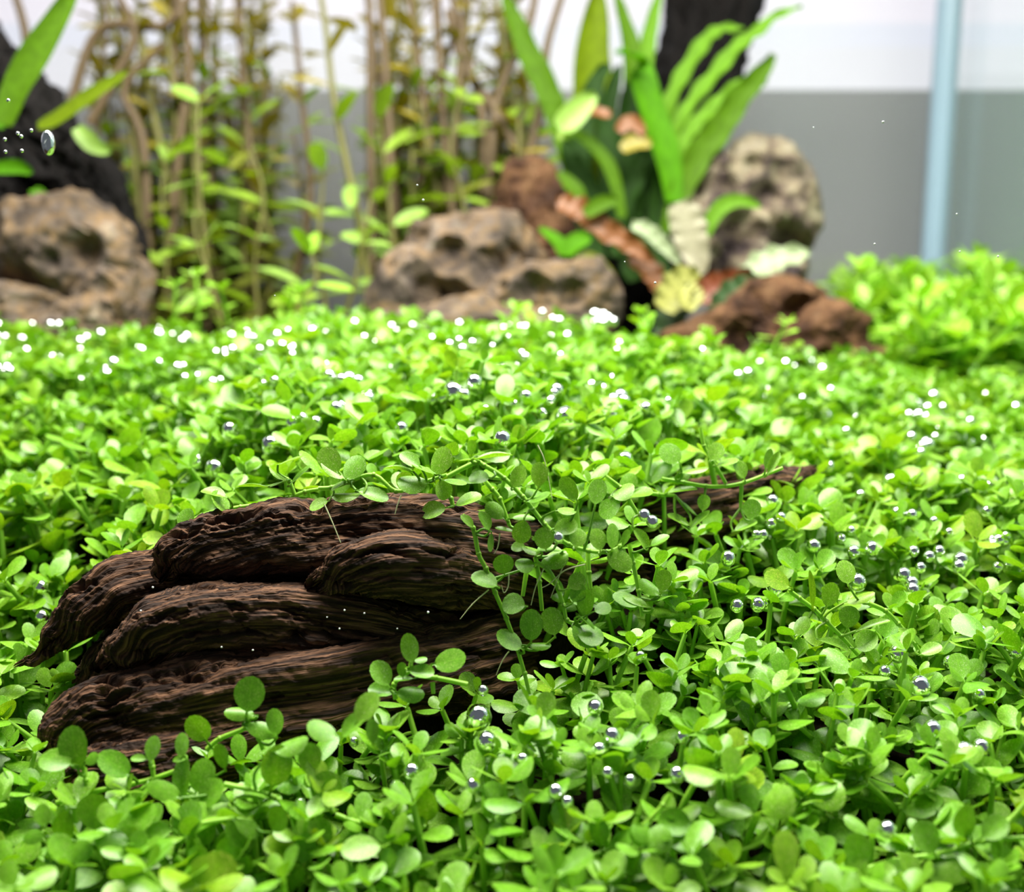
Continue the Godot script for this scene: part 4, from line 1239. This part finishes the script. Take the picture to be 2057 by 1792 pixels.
# ---------------------------------------------------------------- the tank and what stands round it
func make_tank() -> void:
	# bed of dark soil
	var p := PackedVector3Array()
	var t := PackedVector2Array()
	# the bed sinks a little into the hollow under the driftwood
	var nu := 130
	var nv := 130
	for i in nu + 1:
		for j in nv + 1:
			var x := lerpf(-0.29, 0.202, float(j) / nv)
			var z := lerpf(-0.075, -0.52, float(i) / nu)
			var sp := proj(Vector3(x, S(x, z), z))
			var hollow := clampf(1.0 - Vector2((sp.x - 1060.0) / 260.0, (sp.y - 1190.0) / 230.0).length_squared(), 0.0, 1.0) * 0.016
			p.append(Vector3(x, S(x, z) - hollow - 0.0125 + bumpn.get_noise_2d(x * 2500.0, z * 2500.0) * 0.0009, z))
			t.append(Vector2(x * 5.0, z * 5.0))
	var mb := MB.new()
	mb.grid(p, t, nu + 1, nv + 1, false, false)
	# sides and underside, so that the bed has thickness
	box_mb(mb, Vector3(-0.044, -0.108, -0.2975), Vector3(0.492, 0.02, 0.445))
	var o := obj("floor", mb.mesh(), M.soil)
	tag(o, "", "", "", "structure")
	var tank := thing("glass_tank", "clear glass aquarium tank with a pale bluish corner seam at the right", "aquarium", Vector3(0, -0.12, -0.3))
	var q := MB.new()
	box_mb(q, Vector3(-0.05, 0.16, -0.523) - tank.position, Vector3(0.50, 0.50, 0.006))
	obj("back_pane", q.mesh(), M.glass, tank)
	q = MB.new()
	box_mb(q, Vector3(0.2035, 0.16, -0.29) - tank.position, Vector3(0.006, 0.50, 0.45))
	obj("side_pane", q.mesh(), M.glass_side, tank)
	q = MB.new()
	# the seam: a bead of silicone with a flat bevel
	var prof := [Vector2(-0.0055, -0.001), Vector2(-0.004, 0.0022), Vector2(0.0, 0.0040), Vector2(0.004, 0.0046), Vector2(0.0065, 0.003), Vector2(0.0065, -0.004), Vector2(-0.0055, -0.004), Vector2(-0.0055, -0.001)]
	var sp := PackedVector3Array()
	var stx := PackedVector2Array()
	for k in 2:
		for w in prof:
			sp.append(Vector3(0.199 + w.x * 0.78, -0.09 + k * 0.48, -0.518 + w.y) - tank.position)
			stx.append(Vector2(k, 0))
	q.grid(sp, stx, 2, prof.size(), true, false)
	obj("corner_seam", q.mesh(), M.seam, tank)
	q = MB.new()
	box_mb(q, Vector3(-0.043, -0.124, -0.298) - tank.position, Vector3(0.51, 0.008, 0.46))
	obj("base_pane", q.mesh(), M.black, tank)
	# the grey wall behind the tank and the lit panel on it
	var wz := -0.60
	var edge := 0.0875
	q = MB.new()
	box_mb(q, Vector3(0.0, edge / 2 - 0.15, wz - 0.02), Vector3(1.6, edge + 0.30, 0.04))
	o = obj("wall_back", q.mesh(), M.wall)
	tag(o, "", "", "", "structure")
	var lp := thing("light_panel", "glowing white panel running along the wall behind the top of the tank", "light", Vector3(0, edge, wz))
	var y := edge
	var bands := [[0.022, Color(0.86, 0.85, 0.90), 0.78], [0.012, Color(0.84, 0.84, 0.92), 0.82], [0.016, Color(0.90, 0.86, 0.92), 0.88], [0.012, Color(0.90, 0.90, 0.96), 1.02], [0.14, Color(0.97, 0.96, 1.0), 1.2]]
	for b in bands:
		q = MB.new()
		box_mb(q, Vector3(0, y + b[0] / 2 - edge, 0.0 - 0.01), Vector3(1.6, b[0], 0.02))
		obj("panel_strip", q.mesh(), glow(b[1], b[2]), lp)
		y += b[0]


func _ready() -> void:
	rng.seed = 20240611
	# camera
	var cam := Camera3D.new()
	cam.name = "camera"
	cam.fov = 45.0
	cam.near = 0.005
	cam.far = 20.0
	cam.rotation.x = -PITCH
	var ca := CameraAttributesPhysical.new()
	ca.frustum_focal_length = 5.0
	ca.exposure_aperture = 2.1
	ca.frustum_focus_distance = 0.156
	cam.attributes = ca
	add_child(cam)
	cam.fov = 45.0
	cam.current = true
	# air around, exposure
	var env := Environment.new()
	env.background_mode = Environment.BG_COLOR
	env.background_color = Color(0.35, 0.37, 0.39)
	env.background_energy_multiplier = 1.0
	env.tonemap_mode = Environment.TONE_MAPPER_LINEAR
	env.tonemap_exposure = 1.0
	env.sdfgi_enabled = true
	env.ssao_enabled = true
	env.ssil_enabled = true
	var we := WorldEnvironment.new()
	we.name = "surroundings"
	we.environment = env
	add_child(we)
	# the lamp over the tank
	var lamp := thing("aquarium_lamp", "long white strip lamp hanging over the middle of the tank", "lamp", Vector3(0.0, 0.24, -0.212))
	var q := MB.new()
	box_mb(q, Vector3(0, 0.012, 0), Vector3(0.42, 0.016, 0.16))
	mat("lamp_body", Color(0.75, 0.75, 0.77), 0.4)
	obj("housing", q.mesh(), M.lamp_body, lamp)
	q = MB.new()
	box_mb(q, Vector3(0, 0.002, 0), Vector3(0.40, 0.004, 0.14))
	obj("diffuser", q.mesh(), glow(Color(1, 1, 1), 3.0), lamp)
	var al := AreaLight3D.new()
	al.name = "lamp_light"
	al.area_size = Vector2(0.40, 0.14)
	al.light_color = Color(1.0, 0.99, 0.95)
	al.light_energy = 0.46
	al.shadow_enabled = true
	al.position = Vector3(0.0, 0.2385, -0.212)
	al.rotation.x = -PI / 2
	add_child(al)
	# the light of the panel on the wall
	var pl := AreaLight3D.new()
	pl.name = "panel_light"
	pl.area_size = Vector2(1.2, 0.18)
	pl.light_color = Color(0.97, 0.97, 1.0)
	pl.light_energy = 0.03
	pl.shadow_enabled = true
	pl.position = Vector3(0.0, 0.185, -0.597)
	pl.rotation.y = PI
	add_child(pl)

	bumpn = noise(7, 0.05, 3)
	for v in [[40, 1330], [95, 1255], [130, 1190], [215, 1120], [310, 1105], [345, 1070], [450, 1030], [600, 1003], [850, 995], [950, 1030], [1060, 1100], [1150, 1200], [1120, 1310], [1000, 1365], [950, 1370], [760, 1420], [640, 1440], [560, 1470], [440, 1520], [330, 1612], [150, 1622], [80, 1520], [130, 1400], [215, 1350], [110, 1345]]:
		log_outline.append(Vector2(v[0], v[1]))
	make_materials()
	make_surface()
	make_tank()
	make_wood()
	make_rocks()
	make_leaf_shapes()
	for q2 in [[1.0, 0.46, 0.15, 0.15], [1.0, 0.56, 0.22, 0.1], [1.0, 0.42, 0.05, 0.2]]:
		var lm := leaf_mb(q2[0], q2[1], q2[2], q2[3], 0.08, 0.95)
		leaf_shapes2.append({"mb": lm, "mesh": lm.mesh()})
	for k in 10:
		recipes.append(make_recipe(rng.randf_range(0.0105, 0.0145), 0.0050, 3 + k % 2, rng.randf_range(0.0, 0.4), [0, 1, 2, 3, 4, 5], 0.1, 0.65))
	for k in 5:
		hedge_recipes.append(make_recipe(rng.randf_range(0.022, 0.036), 0.0145, 5, rng.randf_range(0.1, 0.4), [0, 1, 2], 0.2, 0.7))
	make_carpet()
	make_runners()
	make_fern()
	make_background_plants()
	make_bubbles()
